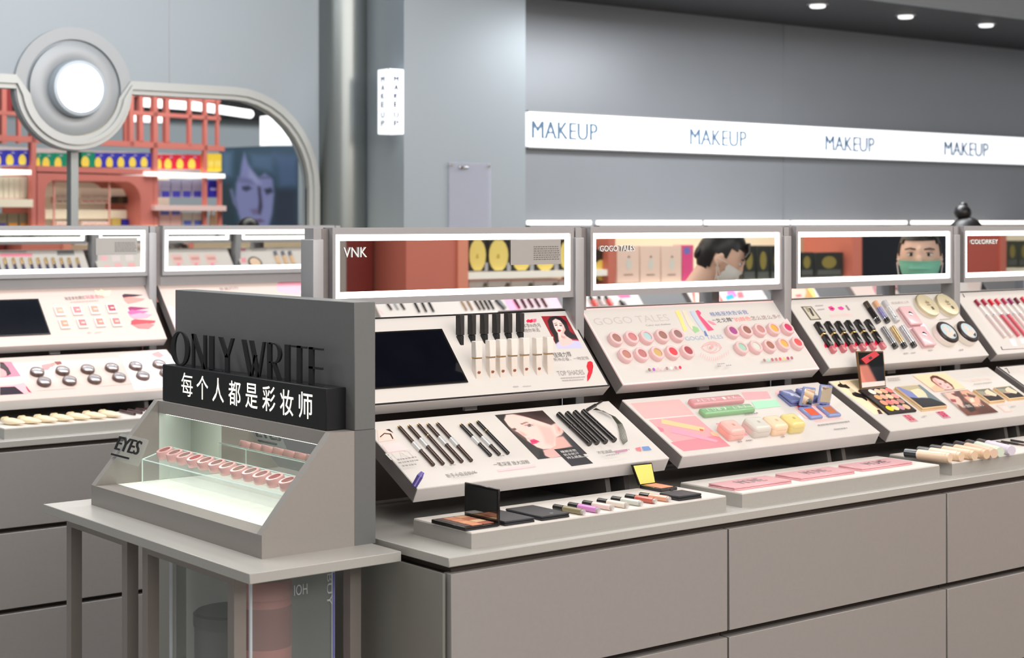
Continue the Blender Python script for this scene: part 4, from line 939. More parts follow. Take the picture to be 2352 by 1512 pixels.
for i, q in enumerate(((1612, 432), (1810, 425))):
    t = thing('cushion_compact', ('left', 'right')[i]+' one of two thick white cushion compacts with black ringed lids', 'compact', P.fr(*z(*q), .024), 'ringed cushion compacts')
    part('lower_shell', MB().lathe([(.030, 0), (.034, .004), (.034, .016), (.032, .018)], 32), mat('cushion_white', (240, 232, 222), .35), t)
    part('ring', MB().lathe([(.033, .018), (.0335, .022), (.031, .0245), (.024, .0245)], 32), mat('ring_dark', (42, 28, 26), .3), t)
    mb = MB(); mb.lathe([(.0242, .022), (.0242, .0248)], 28)
    part('lid_picture', mb, mat('lid_blue', (188, 206, 214), .4), t)
    mb = MB(); k = .0250
    for pts in ([(-.012, .008), (-.002, .018), (.004, .004), (-.006, -.004)], [(-.018, -.012), (-.006, -.002), (.006, -.006), (.002, -.018), (-.010, -.019)], [(.006, .0), (.016, .006), (.018, -.006), (.008, -.014)]): mb.quad([(x, y, k) for x, y in pts])
    part('lid_print', mb, flat((240, 206, 190)), t)
    part('lid_print', MB().quad([(.006, -.014), (.018, -.008), (.016, -.016), (.008, -.021)] and [(.006, -.014, .0251), (.019, -.008, .0251), (.016, -.016, .0251), (.008, -.021, .0251)]), flat((40, 26, 26)), t)
# ---- lower board 3: palettes
P = L[2]; z = Z(1880, 800, 4.983)
P.pr('colour_print', [(z.l([(92, 374), (480, 345), (760, 745), (640, 760)]), (250, 222, 186)), (z.l([(355, 378), (480, 366), (540, 500), (500, 505)]), (204, 186, 150)),
    (z.l([(235, 375), (250, 400), (280, 420), (310, 415), (362, 455), (350, 468), (300, 455), (250, 450), (215, 435), (225, 412), (242, 410)]), (30, 20, 18)),
    (z.l([(340, 465), (372, 460), (440, 510), (410, 520), (380, 515)]), (206, 190, 160)), (z.l([(380, 515), (420, 505), (500, 530), (560, 590), (555, 610), (500, 575), (430, 560), (390, 540)]), (26, 18, 18)),
    (z.l([(555, 590), (600, 588), (700, 690), (680, 695), (630, 660)]), (150, 120, 90)), (z.l([(668, 710), (692, 705), (735, 755), (690, 758)]), (60, 30, 26)),
    (z.l([(955, 770), (1045, 765), (1142, 842), (1052, 852)]), (196, 140, 146)), (z.l([(1335, 735), (1425, 725), (1518, 802), (1430, 810)]), (190, 130, 150)), (z.l([(2030, 655), (2110, 648), (2225, 730), (2130, 740)]), (226, 190, 180)), (z.l([(2065, 668), (2140, 662), (2200, 722), (2140, 728)]), (250, 204, 200))])
for x0, y0 in ((975, 776), (1358, 738)):
    P.pr('swatch_print', [(z.l([(x0+34*k+26*j, y0+20*j-3*k), (x0+34*k+26*j+20, y0+20*j-3*k-1), (x0+34*k+26*j+38, y0+20*j-3*k+13), (x0+34*k+26*j+18, y0+20*j-3*k+14)]), (226, 60, 84) if (j+k) % 2 else (200, 44, 90)) for j in range(3) for k in range(2)])
P.photo(z.l([(1075, 322), (1440, 290), (1690, 470), (1330, 508)]), 90, 60, (250, 216, 178), [
    (z.l([(1280, 470), (1340, 425), (1460, 490), (1335, 512)]), (238, 188, 158), 1.8),
    (z.l([(1270, 345), (1300, 324), (1352, 329), (1440, 374), (1524, 430), (1552, 478), (1500, 488), (1440, 492), (1345, 432), (1285, 388)]), (88, 50, 36), 1.2),
    (z.l([(1297, 362), (1326, 349), (1400, 376), (1480, 416), (1538, 470), (1505, 484), (1430, 486), (1350, 424), (1302, 386)]), (246, 196, 190), 1.2),
    (z.l([(1297, 362), (1315, 355), (1370, 410), (1440, 484), (1400, 465), (1340, 415)]), (220, 156, 150), 1.8, .7), (z.l([(1378, 418), (1404, 423), (1402, 431), (1380, 427)]), (92, 62, 58), .6), (z.l([(1432, 402), (1462, 408), (1460, 415), (1434, 409)]), (92, 62, 58), .6),
    (z.l([(1372, 410), (1404, 413), (1404, 417), (1374, 415)]), (110, 76, 66), .6), (z.l([(1430, 394), (1464, 399), (1464, 403), (1432, 399)]), (110, 76, 66), .6), (z.l([(1425, 425), (1455, 440), (1450, 448), (1430, 440)]), (228, 160, 152), 1, .8), (z.l([(1460, 456), (1484, 451), (1492, 461), (1470, 467)]), (214, 84, 98), .6)])
P.photo(z.l([(1390, 525), (1700, 488), (2055, 745), (1700, 785)]), 100, 80, (112, 64, 50), [
    (z.l([(1390, 525), (1450, 515), (1560, 600), (1600, 700), (1500, 620)]), (190, 170, 160), 3),
    (z.l([(1440, 525), (1540, 510), (1640, 620), (1652, 692), (1560, 640), (1490, 600)]), (238, 190, 174), 1.6), (z.l([(1590, 505), (1700, 490), (1840, 590), (1864, 710), (1760, 660), (1690, 600), (1640, 560)]), (226, 166, 140), 1.6),
    (z.l([(1560, 500), (1600, 495), (1660, 570), (1650, 640), (1610, 580)]), (80, 40, 34), 2), (z.l([(1508, 535), (1582, 524), (1612, 572), (1560, 562)]), (88, 34, 34), 1.4), (z.l([(1498, 595), (1562, 600), (1572, 632), (1520, 626)]), (150, 40, 52), 1.2),
    (z.l([(1690, 528), (1792, 558), (1782, 582), (1710, 566)]), (72, 38, 30), 1.6), (z.l([(1718, 590), (1762, 578), (1784, 626), (1740, 634)]), (252, 220, 198), 1.4), (z.l([(1630, 545), (1660, 540), (1700, 560), (1670, 570)]), (120, 60, 50), 1.4),
    (z.l([(1655, 625), (1740, 648), (1806, 722), (1740, 745), (1680, 700)]), (36, 22, 20), 2.2), (z.l([(1860, 640), (2055, 745), (1850, 770), (1800, 720)]), (84, 48, 40), 6)])
P.tx([('气质彩妆', z(1690, 405), z(1985, 372), .012, (226, 196, 180)), ('新颜 焕彩', z(1645, 700), z(1900, 675), .012, (220, 206, 196))])
P.lines([(z(790, 372), z(930, 358), .004), (z(800, 392), z(940, 380), .004), (z(1780, 432), z(1990, 410), .004), (z(1190, 805), z(1240, 798), .004), (z(2200, 690), z(2260, 684), .004)], (170, 160, 150))
q = [P.uv(*z(*p), .006) for p in ((498, 470), (812, 436), (1094, 715), (772, 750))]
x0, x1 = (q[0][0]+q[3][0])/2, (q[1][0]+q[2][0])/2; y0, y1 = (q[2][1]+q[3][1])/2, (q[0][1]+q[1][1])/2
M = P.M @ Matrix.Translation((x0, y0, 0)); W, D = x1-x0, y1-y0
t = thing('eyeshadow_palette', 'open black palette with sixteen oval pans and an upright mirror lid', 'makeup palette', M)
part('tray', MB().rbox(0, W, 0, D, 0, .006, .0012, seg=1), mat('palette_black', (34, 22, 22), .4), t)
pc = [(250, 236, 222), (250, 206, 172), (250, 172, 142), (240, 126, 122), (250, 172, 122), (246, 176, 150), (255, 202, 162), (246, 160, 150), (250, 156, 126), (236, 130, 125), (236, 150, 142), (186, 140, 126), (250, 216, 60), (230, 216, 150), (200, 150, 162), (246, 186, 150)]
for k, p in enumerate([(615, 500), (683, 495), (748, 490), (810, 482), (682, 562), (748, 557), (813, 552), (878, 547), (748, 625), (815, 620), (875, 615), (940, 607), (815, 690), (878, 683), (943, 678), (1005, 670)]):
    u_ = P.uv(*z(*p), .0062); c = pc[k]
    part('pan', MB().lathe([(W/4*.40, .0058), (W/4*.40, .0066), (W/4*.34, .0068)], 18, M=Matrix.Translation((u_[0]-x0, u_[1]-y0, 0))), mat('pan_%d_%d_%d' % c, c, .6, emit=.08), t)
Mi = M.inverted()
hb = M @ Vector((0, D, .006)); Yh = hb.y
lN = Vector((0, -math.cos(math.radians(17)), math.sin(math.radians(17)))); lid = [hit(*z(*p), hb, lN) for p in ((440, 36), (742, 36), (772, 440), (488, 470))]
mb = MB(); vs = [p for p in lid]+[p+Vector((0, .005, 0)) for p in lid]
mb.add(vs, [(0, 3, 2, 1), (4, 5, 6, 7), (0, 1, 5, 4), (1, 2, 6, 5), (2, 3, 7, 6), (3, 0, 4, 7)])
ld = part('lid', mb, mat('lid_gold_black', (120, 92, 60), .3, .5), t, True)
cc_ = sum(lid, Vector())/4
ins = [cc_+(p-cc_)*.93+lN*.0006 for p in lid]; ins[2] = ins[2].lerp(ins[1], .14); ins[3] = ins[3].lerp(ins[0], .14)
part('lid_mirror', MB().quad(ins), MIRROR, ld, True, False)
# white slip and the small red packet caught at the mirror's top
bot = [cc_+(p-cc_)*.93+lN*.0007 for p in lid]
part('lower_strip', MB().quad([ins[3]+lN*.0002, ins[2]+lN*.0002, bot[2], bot[3]]), flat((226, 216, 210)), ld, True, False)
t = thing('small_red_packet', 'small red sachet stuck across the top of the palette mirror', 'sachet', cc_)
pk = [hit(*z(*p), hb+lN*.003, lN) for p in ((492, 125), (650, 32), (698, 75), (545, 182))]
part('sachet', MB().add(pk+[p+Vector((0, .0022, 0)) for p in pk], [(0, 3, 2, 1), (4, 5, 6, 7), (0, 1, 5, 4), (1, 2, 6, 5), (2, 3, 7, 6), (3, 0, 4, 7)]), flat((204, 56, 66)), t, True)
pk2 = [hit(*z(*p), hb+lN*.0034, lN) for p in ((570, 108), (600, 90), (620, 115), (590, 134))]
part('sachet_print', MB().quad(pk2), flat((60, 34, 40)), t, True, False)
def slab(P, z, pts, h, label, cat, group, name, side, art):
    q = [P.uv(*z(*p), h) for p in pts]         # far left, far right, near right, near left
    x0, x1 = (q[0][0]+q[3][0])/2, (q[1][0]+q[2][0])/2; y0, y1 = (q[2][1]+q[3][1])/2, (q[0][1]+q[1][1])/2
    M = P.M @ Matrix.Translation((x0, y0, 0)); W, D = x1-x0, y1-y0
    t = thing(name, label, cat, M, group)
    part('lower_shell', MB().rbox(0, W, 0, D, 0, h*.48, .0006, seg=1), side, t); part('lid', MB().rbox(.0004, W-.0004, .0004, D-.0004, h*.52, h, .0008, seg=1), side, t)
    mats = []; mb = MB()
    for k, (poly, c) in enumerate(art):
        m = flat(c)
        if m not in mats: mats.append(m)
        mb.quad([(.003+(W-.006)*x, .003+(D-.006)*y, h+.0002+.0001*k) for x, y in poly], mats.index(m))
    part('lid_print', mb, mats, t, smooth=False); return t
peach = mat('peach_gold', (240, 206, 160), .35, .2)
art1 = [([(0, 0), (1, 0), (1, 1), (0, 1)], (196, 184, 150)), ([(0, .55), (.5, .35), (1, .0), (1, 0), (0, 0)], (36, 32, 40)), ([(0, .5), (.3, .42), (.62, .4), (.3, .75), (.1, 1), (0, 1)], (132, 142, 200)), ([(.3, .45), (.7, .42), (.95, .6), (.75, .85), (.35, .8)], (234, 226, 190)), ([(.6, .3), (.85, .1), (1, .1), (1, 1), (.9, 1), (.8, .6)], (118, 134, 140)), ([(0, 0), (.55, 0), (1, 0), (1, .08), (.75, .36), (.35, .42), (0, .30)], (30, 28, 36))]
slab(P, z, ((875, 440), (1155, 413), (1480, 655), (1200, 695)), .010, 'closed palette with a blue and black landscape lid', 'makeup palette', None, 'closed_palette', peach, art1)
art2 = [([(0, 0), (1, 0), (1, 1), (0, 1)], (120, 120, 112)), ([(0, .0), (1, 0), (1, .4), (.5, .5), (0, .45)], (38, 32, 32)), ([(.3, .5), (.75, .3), (.95, .45), (.8, .95), (.45, .8)], (236, 222, 190)), ([(0, .5), (.3, .5), (.4, .8), (0, .9)], (160, 158, 140)), ([(.1, .45), (.4, .38), (.45, .5), (.2, .58)], (206, 160, 150))]
slab(P, z, ((1775, 475), (1965, 448), (2130, 598), (1960, 612)), .008, 'small closed palette with black and cream lid, next to the portrait print', 'makeup palette', 'small closed palettes', 'closed_palette', peach, art2)
slab(P, z, ((2010, 448), (2200, 424), (2356, 556), (2192, 588)), .008, 'small closed palette with black and cream lid, farther right', 'makeup palette', 'small closed palettes', 'closed_palette', peach, art2)
# ---- upper board 4: gloss wands
P = U[3]; z = Z(2140, 640, 4.726)
tips = [(500, 262), (573, 256), (647, 256), (718, 252), (790, 246), (860, 245), (928, 240), (1000, 232)]
rc_ = [(150, 30, 56), (176, 36, 66), (206, 16, 50), (206, 40, 66), (176, 44, 84), (150, 36, 90), (110, 30, 46), (206, 50, 70)]
for i, (tp, c) in enumerate(zip(tips, rc_)):
    a = (tp[0]-28, tp[1]-26); b = (tp[0]+300, tp[1]+(375 if i < 2 else 368))
    tube = gloss((226, 206, 204)) if i not in (2, 3) else gloss((206, 92, 106))
    stick(P, z(*a), z(*b), .0055, [(0, .15, .95, c, 'applicator_tip'), (.15, .40, .62, (238, 230, 228), 'wand'), (.40, .42, 1, CHROME, 'neck'), (.42, 1, 1, tube, 'tube')],
          '%s red-tipped lip gloss wand from the left on the rightmost board' % ORD[i].capitalize(), 'lip gloss', 'red tipped gloss wands', 'lip_gloss_wand')
P.pr('frame_print', [(z.l([(762, 770), (1002, 757), (1002, 763), (768, 778)]), (120, 84, 90)), (z.l([(745, 740), (755, 740), (772, 776), (762, 777)]), (40, 30, 34)), (z.l([(330, 165), (338, 165), (360, 205), (350, 206)]), (60, 50, 54))])
P.pr('photo_print', [(z.l([(835, 660), (900, 655), (930, 735), (880, 735)]), (250, 220, 222)), (z.l([(950, 655), (1002, 650), (1002, 710), (975, 708)]), (250, 216, 220))])
P = L[3]
P.pr('frame_print', [(z.l([(790, 975), (815, 973), (850, 1030), (840, 1031), (812, 981), (792, 983)]), (60, 54, 58)), (z.l([(955, 980), (1002, 976), (1002, 1010), (975, 1010)]), (250, 206, 206))])
# ---- trays
P = T[0]; P.n = Vector((0, 0, 1)); z = Z(960, 1040, 3.2667)
h = .007
fl = P.loc(*z(345, 560), h); fr_ = P.loc(*z(612, 528), h); bl = P.loc(*z(122, 497), h)
X0, X1, Y0, Y1 = fl.x, fr_.x, (fl.y+fr_.y)/2, bl.y
t = thing('open_palette', 'open black palette with brown and peach pans and a smoky mirror lid', 'makeup palette', (X0, Y0, TRZ))
part('tray', MB().rbox(X0, X1, Y0, Y1, TRZ, TRZ+h, .001, seg=1), BLK, t, True)
pal = [(206, 150, 110), (196, 128, 96), (190, 116, 86), (214, 140, 104), (240, 200, 156), (226, 160, 116), (176, 104, 84), (220, 146, 112)]
W, D = X1-X0, Y1-Y0
for j in range(4):
    for k in range(2):
        xa = X0+W*(.28+.34*k); ya = Y0+D*(.06+.225*(3-j)); c = pal[j*2+(1-k)]
        part('pan', MB().rbox(xa, xa+W*.31, ya, ya+D*.20, TRZ+h-.001, TRZ+h+.0006, .0004, seg=1), mat('pan_%d_%d_%d' % c, c, .6), t, True)
part('narrow_pan', MB().rbox(X0+W*.07, X0+W*.24, Y0+D*.06, Y0+D*.94, TRZ+h-.001, TRZ+h+.0005, .0004, seg=1), mat('pan_dark', (74, 50, 40), .5), t, True)
zt_ = atX(*z(640, 283), X1).z
ld = part('lid', MB().rbox(X1, X1+.004, Y0, Y1, TRZ+.001, zt_, .001, seg=1), BLK, t, True)
part('lid_mirror', MB().box(X1-.0006, X1, Y0+.004, Y1-.004, TRZ+.012, zt_-.004), mat('smoky_mirror', (150, 150, 150), .04, 1.0), ld, True)
def tbox(P, pts, h, label, cat, group, name, m, seam=True):
    """closed flat case on a tray: far left, far right, near right, near left corners of its top"""
    q = [P.loc(*z(*p), h) for p in pts]
    X0, X1, Y0, Y1 = (q[0].x+q[3].x)/2, (q[1].x+q[2].x)/2, (q[2].y+q[3].y)/2, (q[0].y+q[1].y)/2
    t = thing(name, label, cat, (X0, Y0, TRZ), group)
    part('lower_shell', MB().rbox(X0, X1, Y0, Y1, TRZ, TRZ+h*.48, .0008, seg=1), m, t, True)
    part('lid', MB().rbox(X0, X1, Y0, Y1, TRZ+h*.52, TRZ+h, .0012, seg=1), m, t, True)
    return t, (X0, X1, Y0, Y1)
BP = mat('palette_closed_black', (38, 38, 42), .5, noise=.15, scale=200)
tbox(P, ((395, 458), (605, 428), (885, 486), (650, 518)), .008, 'closed black palette half hidden behind the open palette mirror', 'makeup palette', 'closed black palettes', 'closed_palette', BP)
t, (X0, X1, Y0, Y1) = tbox(P, ((650, 420), (858, 392), (1140, 450), (935, 480)), .008, 'closed black palette next to the row of small glosses', 'makeup palette', 'closed black palettes', 'closed_palette', BP)
part('emblem', MB().quad([(X0+.03, Y0+.012, TRZ+.0083), (X0+.036, Y0+.012, TRZ+.0083), (X0+.040, Y0+.018, TRZ+.0083), (X0+.033, Y0+.02, TRZ+.0083)]), flat((120, 120, 124)), t, True)
ga = [(1025, 408), (1138, 393), (1245, 378), (1355, 362), (1460, 347), (1565, 330), (1670, 318)]; gb = [(1247, 448), (1357, 433), (1463, 415), (1573, 398), (1680, 382), (1785, 364), (1890, 350)]
gcol = [((140, 130, 96), 'olive'), ((212, 138, 202), 'violet pink'), ((228, 206, 198), 'pale shell pink'), ((226, 212, 200), 'pale beige'), ((202, 204, 196), 'greyish white'), ((196, 96, 80), 'brick red'), ((226, 168, 138), 'peach')]
for a, b, (c, cn) in zip(ga, gb, gcol):
    stick(P, z(*a), z(*b), .0058, [(0, .31, 1, (26, 24, 24), 'cap'), (.31, .33, .8, CHROME, 'ring'), (.33, .93, 1, c, 'bottle'), (.93, 1, .8, clear('glass_end', (214, 208, 204), .6), 'glass_end')], '%s lip gloss with black cap lying on the front tray' % cn.capitalize(), 'lip gloss', 'small glosses on the front tray', 'lip_gloss')
# open compact with the yellow film
a = P.loc(*z(1655, 268)); b = P.loc(*z(1792, 254)); f = P.loc(*z(1800, 303))
X0, X1, Yb_, Yf = a.x, b.x, (a.y+b.y)/2, f.y-.0
t = thing('open_compact', 'small open black compact with yellow film on its lid mirror', 'compact', (X0, Yf, TRZ))
part('base', MB().rbox(X0, X1, Yf, Yb_, TRZ, TRZ+.007, .0012, seg=1), BLK, t, True)
part('powder_pan', MB().rbox(X0+.005, X1-.005, Yf+.006, Yb_-.006, TRZ+.0065, TRZ+.0076, .0004, seg=1), mat('powder_peach', (232, 156, 122), .6), t, True)
tp = atY(*z(1605, 92), Yb_+.004); tp2 = atY(*z(1755, 76), Yb_+.004)
lidp = [Vector((X0, Yb_, TRZ+.006)), Vector((X1, Yb_, TRZ+.006)), Vector((tp2.x, Yb_+.004, tp2.z)), Vector((tp.x, Yb_+.004, tp.z))]
ld = part('lid', MB().add(lidp+[p+Vector((0, .004, 0)) for p in lidp], [(0, 1, 2, 3), (7, 6, 5, 4), (0, 4, 5, 1), (1, 5, 6, 2), (2, 6, 7, 3), (3, 7, 4, 0)]), BLK, t, True)
c_ = sum(lidp, Vector())/4
part('yellow_film', MB().quad([c_+(p-c_)*.9+Vector((0, -.0008, 0)) for p in lidp]), mat('yellow_film', (232, 222, 120), .35, emit=.12), ld, True, False)
stick(P, z(1790, 248), z(1905, 278), .003, [(0, .6, .7, (30, 28, 28), 'handle'), (.6, .72, .8, CHROME, 'ferrule'), (.72, 1, 1.3, (44, 36, 34), 'bristle_head')], 'short black makeup brush behind the square black compact', 'brush', None, 'makeup_brush', n=10)
tbox(P, ((1822, 303), (1972, 276), (2117, 303), (1968, 332)), .009, 'square closed black compact at the end of the gloss tray', 'compact', None, 'square_compact', BP)
# pink palettes
P = T[1]; P.n = Vector((0, 0, 1)); z = Z(1400, 860, 3.5636)
PP = mat('palette_pink', (224, 166, 172), .3, coat=.3)
for i, (pts, nm_) in enumerate((([(822, 893), (1288, 822), (1478, 868), (1012, 928)], 'left'), ([(1370, 812), (1812, 750), (1990, 790), (1552, 850)], 'middle'), ([(1878, 740), (2300, 682), (2462, 716), (2060, 772)], 'right'))):
    t, (X0, X1, Y0, Y1) = tbox(P, pts, .007, '%s one of three closed pink palettes with silver lettering' % nm_.capitalize(), 'makeup palette', 'pink palettes', 'pink_palette', PP)
    mb = MB(); text(mb, ('MOVE', 'NOVEL', 'MUSE')[0] if 0 else 'MOVE', Matrix.Translation((X0+(X1-X0)*.30, Y0+(Y1-Y0)*.30, TRZ+.0071)), (X1-X0)*.42, (Y1-Y0)*.46, .0006)
    part('silver_lettering', mb, CHROME, t, True, False)
P.pr('shadow_print', [(z.l([(1230, 905), (1400, 885), (1420, 900), (1290, 920)]), (250, 226, 224))])
# foundation tubes
P = T[2]; P.n = Vector((0, 0, 1)); z = Z(2060, 980, 8.055)
fc = [((232, 204, 176), 'ivory'), ((228, 200, 172), 'light beige'), ((226, 196, 166), 'beige'), ((224, 192, 160), 'warm beige'), ((226, 196, 172), 'sand'), ((214, 226, 206), 'mint green'), ((220, 210, 224), 'lavender')]
fa = [(165, 490), (408, 448), (648, 412), (870, 382), (1103, 342), (1320, 318), (1520, 300)]; fb = [(985, 580), (1195, 555), (1440, 535), (1665, 505), (1700, 480), (1912, 470), (2125, 445)]
fb[4] = (1880, 500); fb[3] = (1665, 515)
for i in range(7):
    c, cn = fc[i]; a, b = fa[i], fb[i]
    if i == 4: b = (1800, 498)
    stick(P, z(*a), z(*b), .0112, [(0, .27, .9, (44, 48, 54), 'cap'), (.27, .29, .8, CHROME, 'ring'), (.29, .93, 1, mat('tube_%d_%d_%d' % c, c, .35, coat=.2), 'tube'), (.93, 1, .92, mat('tube_%d_%d_%d' % c, c, .35), 'rounded_end')],
          '%s foundation tube with chrome-black cap, %s on the right tray' % (cn.capitalize(), ORD[i]), 'foundation', 'foundation tubes', 'foundation_tube', n=18)
for i, (a, b) in enumerate((((1740, 300), (1900, 322)), ((1845, 290), (2060, 330)), ((1935, 278), (2352, 345)), ((2110, 255), (2420, 300)))):
    stick(P, z(*a), z(*b), .0028, [(0, .75, 1, (34, 24, 24), 'barrel'), (.75, 1, .8, (80, 50, 44), 'tip')], '%s dark liner pencil behind the foundation tubes' % ORD[i].capitalize(), 'pencil', 'liner pencils on the right tray', 'liner_pencil', n=8)
# ---- rear left island
P = RU[0]; z = Z(0, 500, 5.04)
tr = P.uv(*z(440, 945)); br = P.uv(*z(585, 1355))
t = thing('tablet_screen', 'dark glass screen set in the blush pink board at left', 'screen', P.M.copy())
part('bezel', MB().prism([(.03, br[1]), (br[0], br[1]), (tr[0], tr[1]), (.03, tr[1])], .0003, .003), BLK, t)
part('screen', MB().prism([(.034, br[1]+.004), (br[0]-.004, br[1]+.004), (tr[0]-.004, tr[1]-.004), (.034, tr[1]-.004)], .003, .0036), SCREEN, t)
for i, (q, c) in enumerate(zip([(695, 1075), (895, 1068), (1100, 1060), (1295, 1046), (750, 1226), (958, 1217), (1160, 1205), (1350, 1200)],
        [(214, 166, 146), (226, 130, 132), (220, 152, 130), (172, 82, 96), (220, 150, 126), (222, 124, 120), (196, 136, 120), (220, 124, 116)])):
    t = thing('square_blush', ('%s square blush in a clear case, %s row beside the dark screen' % (ORD[i % 4], 'upper' if i < 4 else 'lower')).capitalize(), 'blush', P.fr(*z(*q), .006), 'square blushes')
    cpart('clear_case', 'sqcase', lambda m: m.rbox(-.0145, .0145, -.0165, .0165, 0, .0052, .001, seg=1), mat('blush_case', (236, 226, 222), .2, coat=.3), t)
    part('powder', MB().rbox(-.0105, .0105, -.010, .0125, .0052, .0062, .0004, seg=1), mat('blushp_%d_%d_%d' % c, c, .6), t)
    part('window_glint', MB().box(-.004, .007, -.002, .003, .0062, .0064), mat('blush_lid_print', (246, 196, 186), .4), t)  # glint on the lid, painted as a pale pink patch
P.pr('swatch_print', [(z.l([(1412, 900), (1440, 884), (1560, 890), (1660, 898), (1560, 915), (1450, 925), (1430, 935)]), (58, 22, 40)), (z.l([(1425, 930), (1500, 918), (1680, 940), (1640, 965), (1560, 985), (1480, 1000), (1440, 965)]), (244, 140, 130)),
    (z.l([(1480, 1045), (1510, 1032), (1620, 1040), (1730, 1050), (1600, 1070), (1500, 1080)]), (146, 34, 96)), (z.l([(1475, 1095), (1520, 1070), (1720, 1085), (1640, 1120), (1500, 1125)]), (232, 90, 146)), (z.l([(1490, 1130), (1620, 1105), (1760, 1125), (1700, 1160), (1560, 1180)]), (248, 150, 170)),
    (z.l([(1520, 1195), (1560, 1180), (1800, 1195), (1790, 1220), (1600, 1245), (1515, 1240)]), (206, 60, 70)), (z.l([(1530, 1245), (1700, 1225), (1790, 1240), (1720, 1290), (1600, 1285)]), (240, 120, 120)),
    (z.l([(1090, 835), (1140, 860), (1170, 830), (1210, 855), (1285, 845), (1260, 910), (1170, 915), (1110, 885)]), (252, 228, 180))])
P.tx([('淘宝单色腮红', z(752, 962), z(992, 946), .013, (110, 84, 80)), ('销量金冠', z(996, 946), z(1205, 932), .014, (240, 110, 124))])
P.lines([(z(815, 988), z(1140, 968), .004), (z(1015, 1345), z(1060, 1340), .005), (z(1100, 1340), z(1175, 1334), .003)], (190, 160, 152))
P = RU[1]; z = Z(330, 500, 5.227)
P.pr('colour_print', [(z.l([(1590, 850), (1605, 790), (1630, 772), (1935, 762), (1935, 860), (1890, 870), (1880, 920), (1700, 910), (1620, 890)]), (250, 176, 190)), (z.l([(1880, 900), (1900, 870), (1935, 860), (1935, 935)]), (252, 224, 224))])
z = Z(0, 500, 5.04)
P.pr('colour_print', [(z.l([(1925, 1035), (1960, 1025), (2010, 1040), (2045, 1080), (2060, 1280), (2030, 1275)]), (248, 186, 196))])
z = Z(330, 500, 5.227); P.tx([('爱美的你', z(915, 880), z(1145, 862), .012, (150, 136, 132))])
P = RL[0]; z = Z(0, 760, 5.04)
P.pr('photo_print', [(z.l([(0, 360), (130, 362), (240, 525), (0, 545)]), (214, 130, 150)), (z.l([(0, 365), (40, 370), (95, 430), (130, 500), (80, 525), (70, 470), (0, 430)]), (44, 24, 30)), (z.l([(0, 440), (40, 450), (80, 500), (60, 530), (0, 540)]), (244, 160, 160)),
    (z.l([(0, 640), (180, 625), (275, 605), (375, 720), (280, 730), (0, 745)]), (244, 170, 176)), (z.l([(0, 655), (170, 648), (278, 732), (0, 748)]), (46, 34, 46)), (z.l([(300, 640), (330, 680), (365, 722), (330, 710), (300, 660)]), (150, 50, 66)),
    (z.l([(1385, 285), (1890, 215), (2060, 400), (2060, 640), (1560, 690)]), (252, 240, 236)), (z.l([(480, 400), (560, 385), (600, 400), (560, 450), (500, 455)]), (250, 150, 150)), (z.l([(570, 385), (620, 370), (640, 390), (600, 420)]), (240, 150, 140)), (z.l([(625, 362), (700, 358), (718, 385), (660, 398)]), (140, 66, 56)),
    (z.l([(1750, 270), (1830, 240), (1900, 290), (1850, 320), (1780, 300)]), (248, 160, 160))])
P.lines([(z(430, 700), z(880, 668), .004), (z(1155, 650), z(1580, 612), .004), (z(1575, 296), z(1720, 282), .004), (z(1570, 318), z(1770, 296), .004), (z(1790, 612), z(1940, 600), .004)], (220, 190, 180))
for i, q in enumerate([(435, 455), (730, 442), (1020, 425), (1300, 407), (1575, 388), (1848, 368), (515, 570), (810, 556), (1100, 540), (1385, 518), (1660, 500), (1930, 470)]):
    t = thing('round_compact', ('%s dark-rimmed round compact with shiny lid, %s row of the pink board' % (ORD[i % 6], 'upper' if i < 6 else 'lower')).capitalize(), 'compact', P.fr(*z(*q), .012), 'round compacts on the pink board')
    cpart('case', 'rcase', lambda m: m.lathe([(.0185, 0), (.0195, .002), (.0195, .008), (.0185, .010)], 24), mat('compact_taupe', (104, 84, 80), .4, .2), t)
    cpart('lid', 'rlid', lambda m: m.lathe([(.0185, .010), (.0183, .0115), (.0165, .0125), (.0155, .0122)], 24), mat('compact_rim', (140, 124, 120), .3, .5), t)
    cpart('clear_window', 'rwin', lambda m: m.lathe([(.0155, .0118), (.013, .0134), (.006, .0142)], 24), mat('compact_window', (206, 200, 202), .12, .6), t)
    cpart('clasp', 'rclasp', lambda m: m.rbox(-.002, .002, -.0215, -.019, .004, .009, .0005, seg=1), mat('compact_taupe', (104, 84, 80), .4, .2), t)
P = RTR; P.n = Vector((0, 0, 1))
cr = mat('cream_tube', (240, 222, 190), .4, coat=.2)
for i, x in enumerate((30, 225, 410, 600, 790, 975, 1160)):
    y = 1042-14.2*i
    a = P.loc(*z(x, y), .008)-P.n*.008; b = P.loc(*z(x+255, y+26), .008)-P.n*.008; d = b-a; Lx = d.length
    t = thing('cream_tube', '%s soft cream tube from the left on the rear tray' % ORD[i].capitalize(), 'tube', axes(a, d, Vector((0, 0, 1)).cross(d)), 'cream tubes on the rear tray')
    part('tube', MB().ell((Lx*.52, 0, .0085), (Lx*.48, .016, .0085), u=18, v=10, fn=lambda p: Vector((p.x, p.y*(1-.35*p.x/(Lx*.5)), p.z*(1-.5*p.x/(Lx*.5))))), cr, t)
    part('cap', MB().cyl((0, 0, .0105), (Lx*.18, 0, .0105), .0075, .0098, n=14), mat('cream_cap', (232, 208, 168), .4), t)
for i in range(5):
    stick(P, z(1390+95*i, 928-9*i), z(1560+80*i, 965-14*i) if i < 2 else z(1500+85*i, 945-13*i), .004, [(0, .5, 1, (70, 36, 38), 'cap'), (.5, 1, 1, (60, 30, 34), 'barrel')], '%s short dark maroon stick at the right of the rear tray' % ORD[i].capitalize(), 'lip stick', 'maroon sticks on the rear tray', 'maroon_stick', n=8)
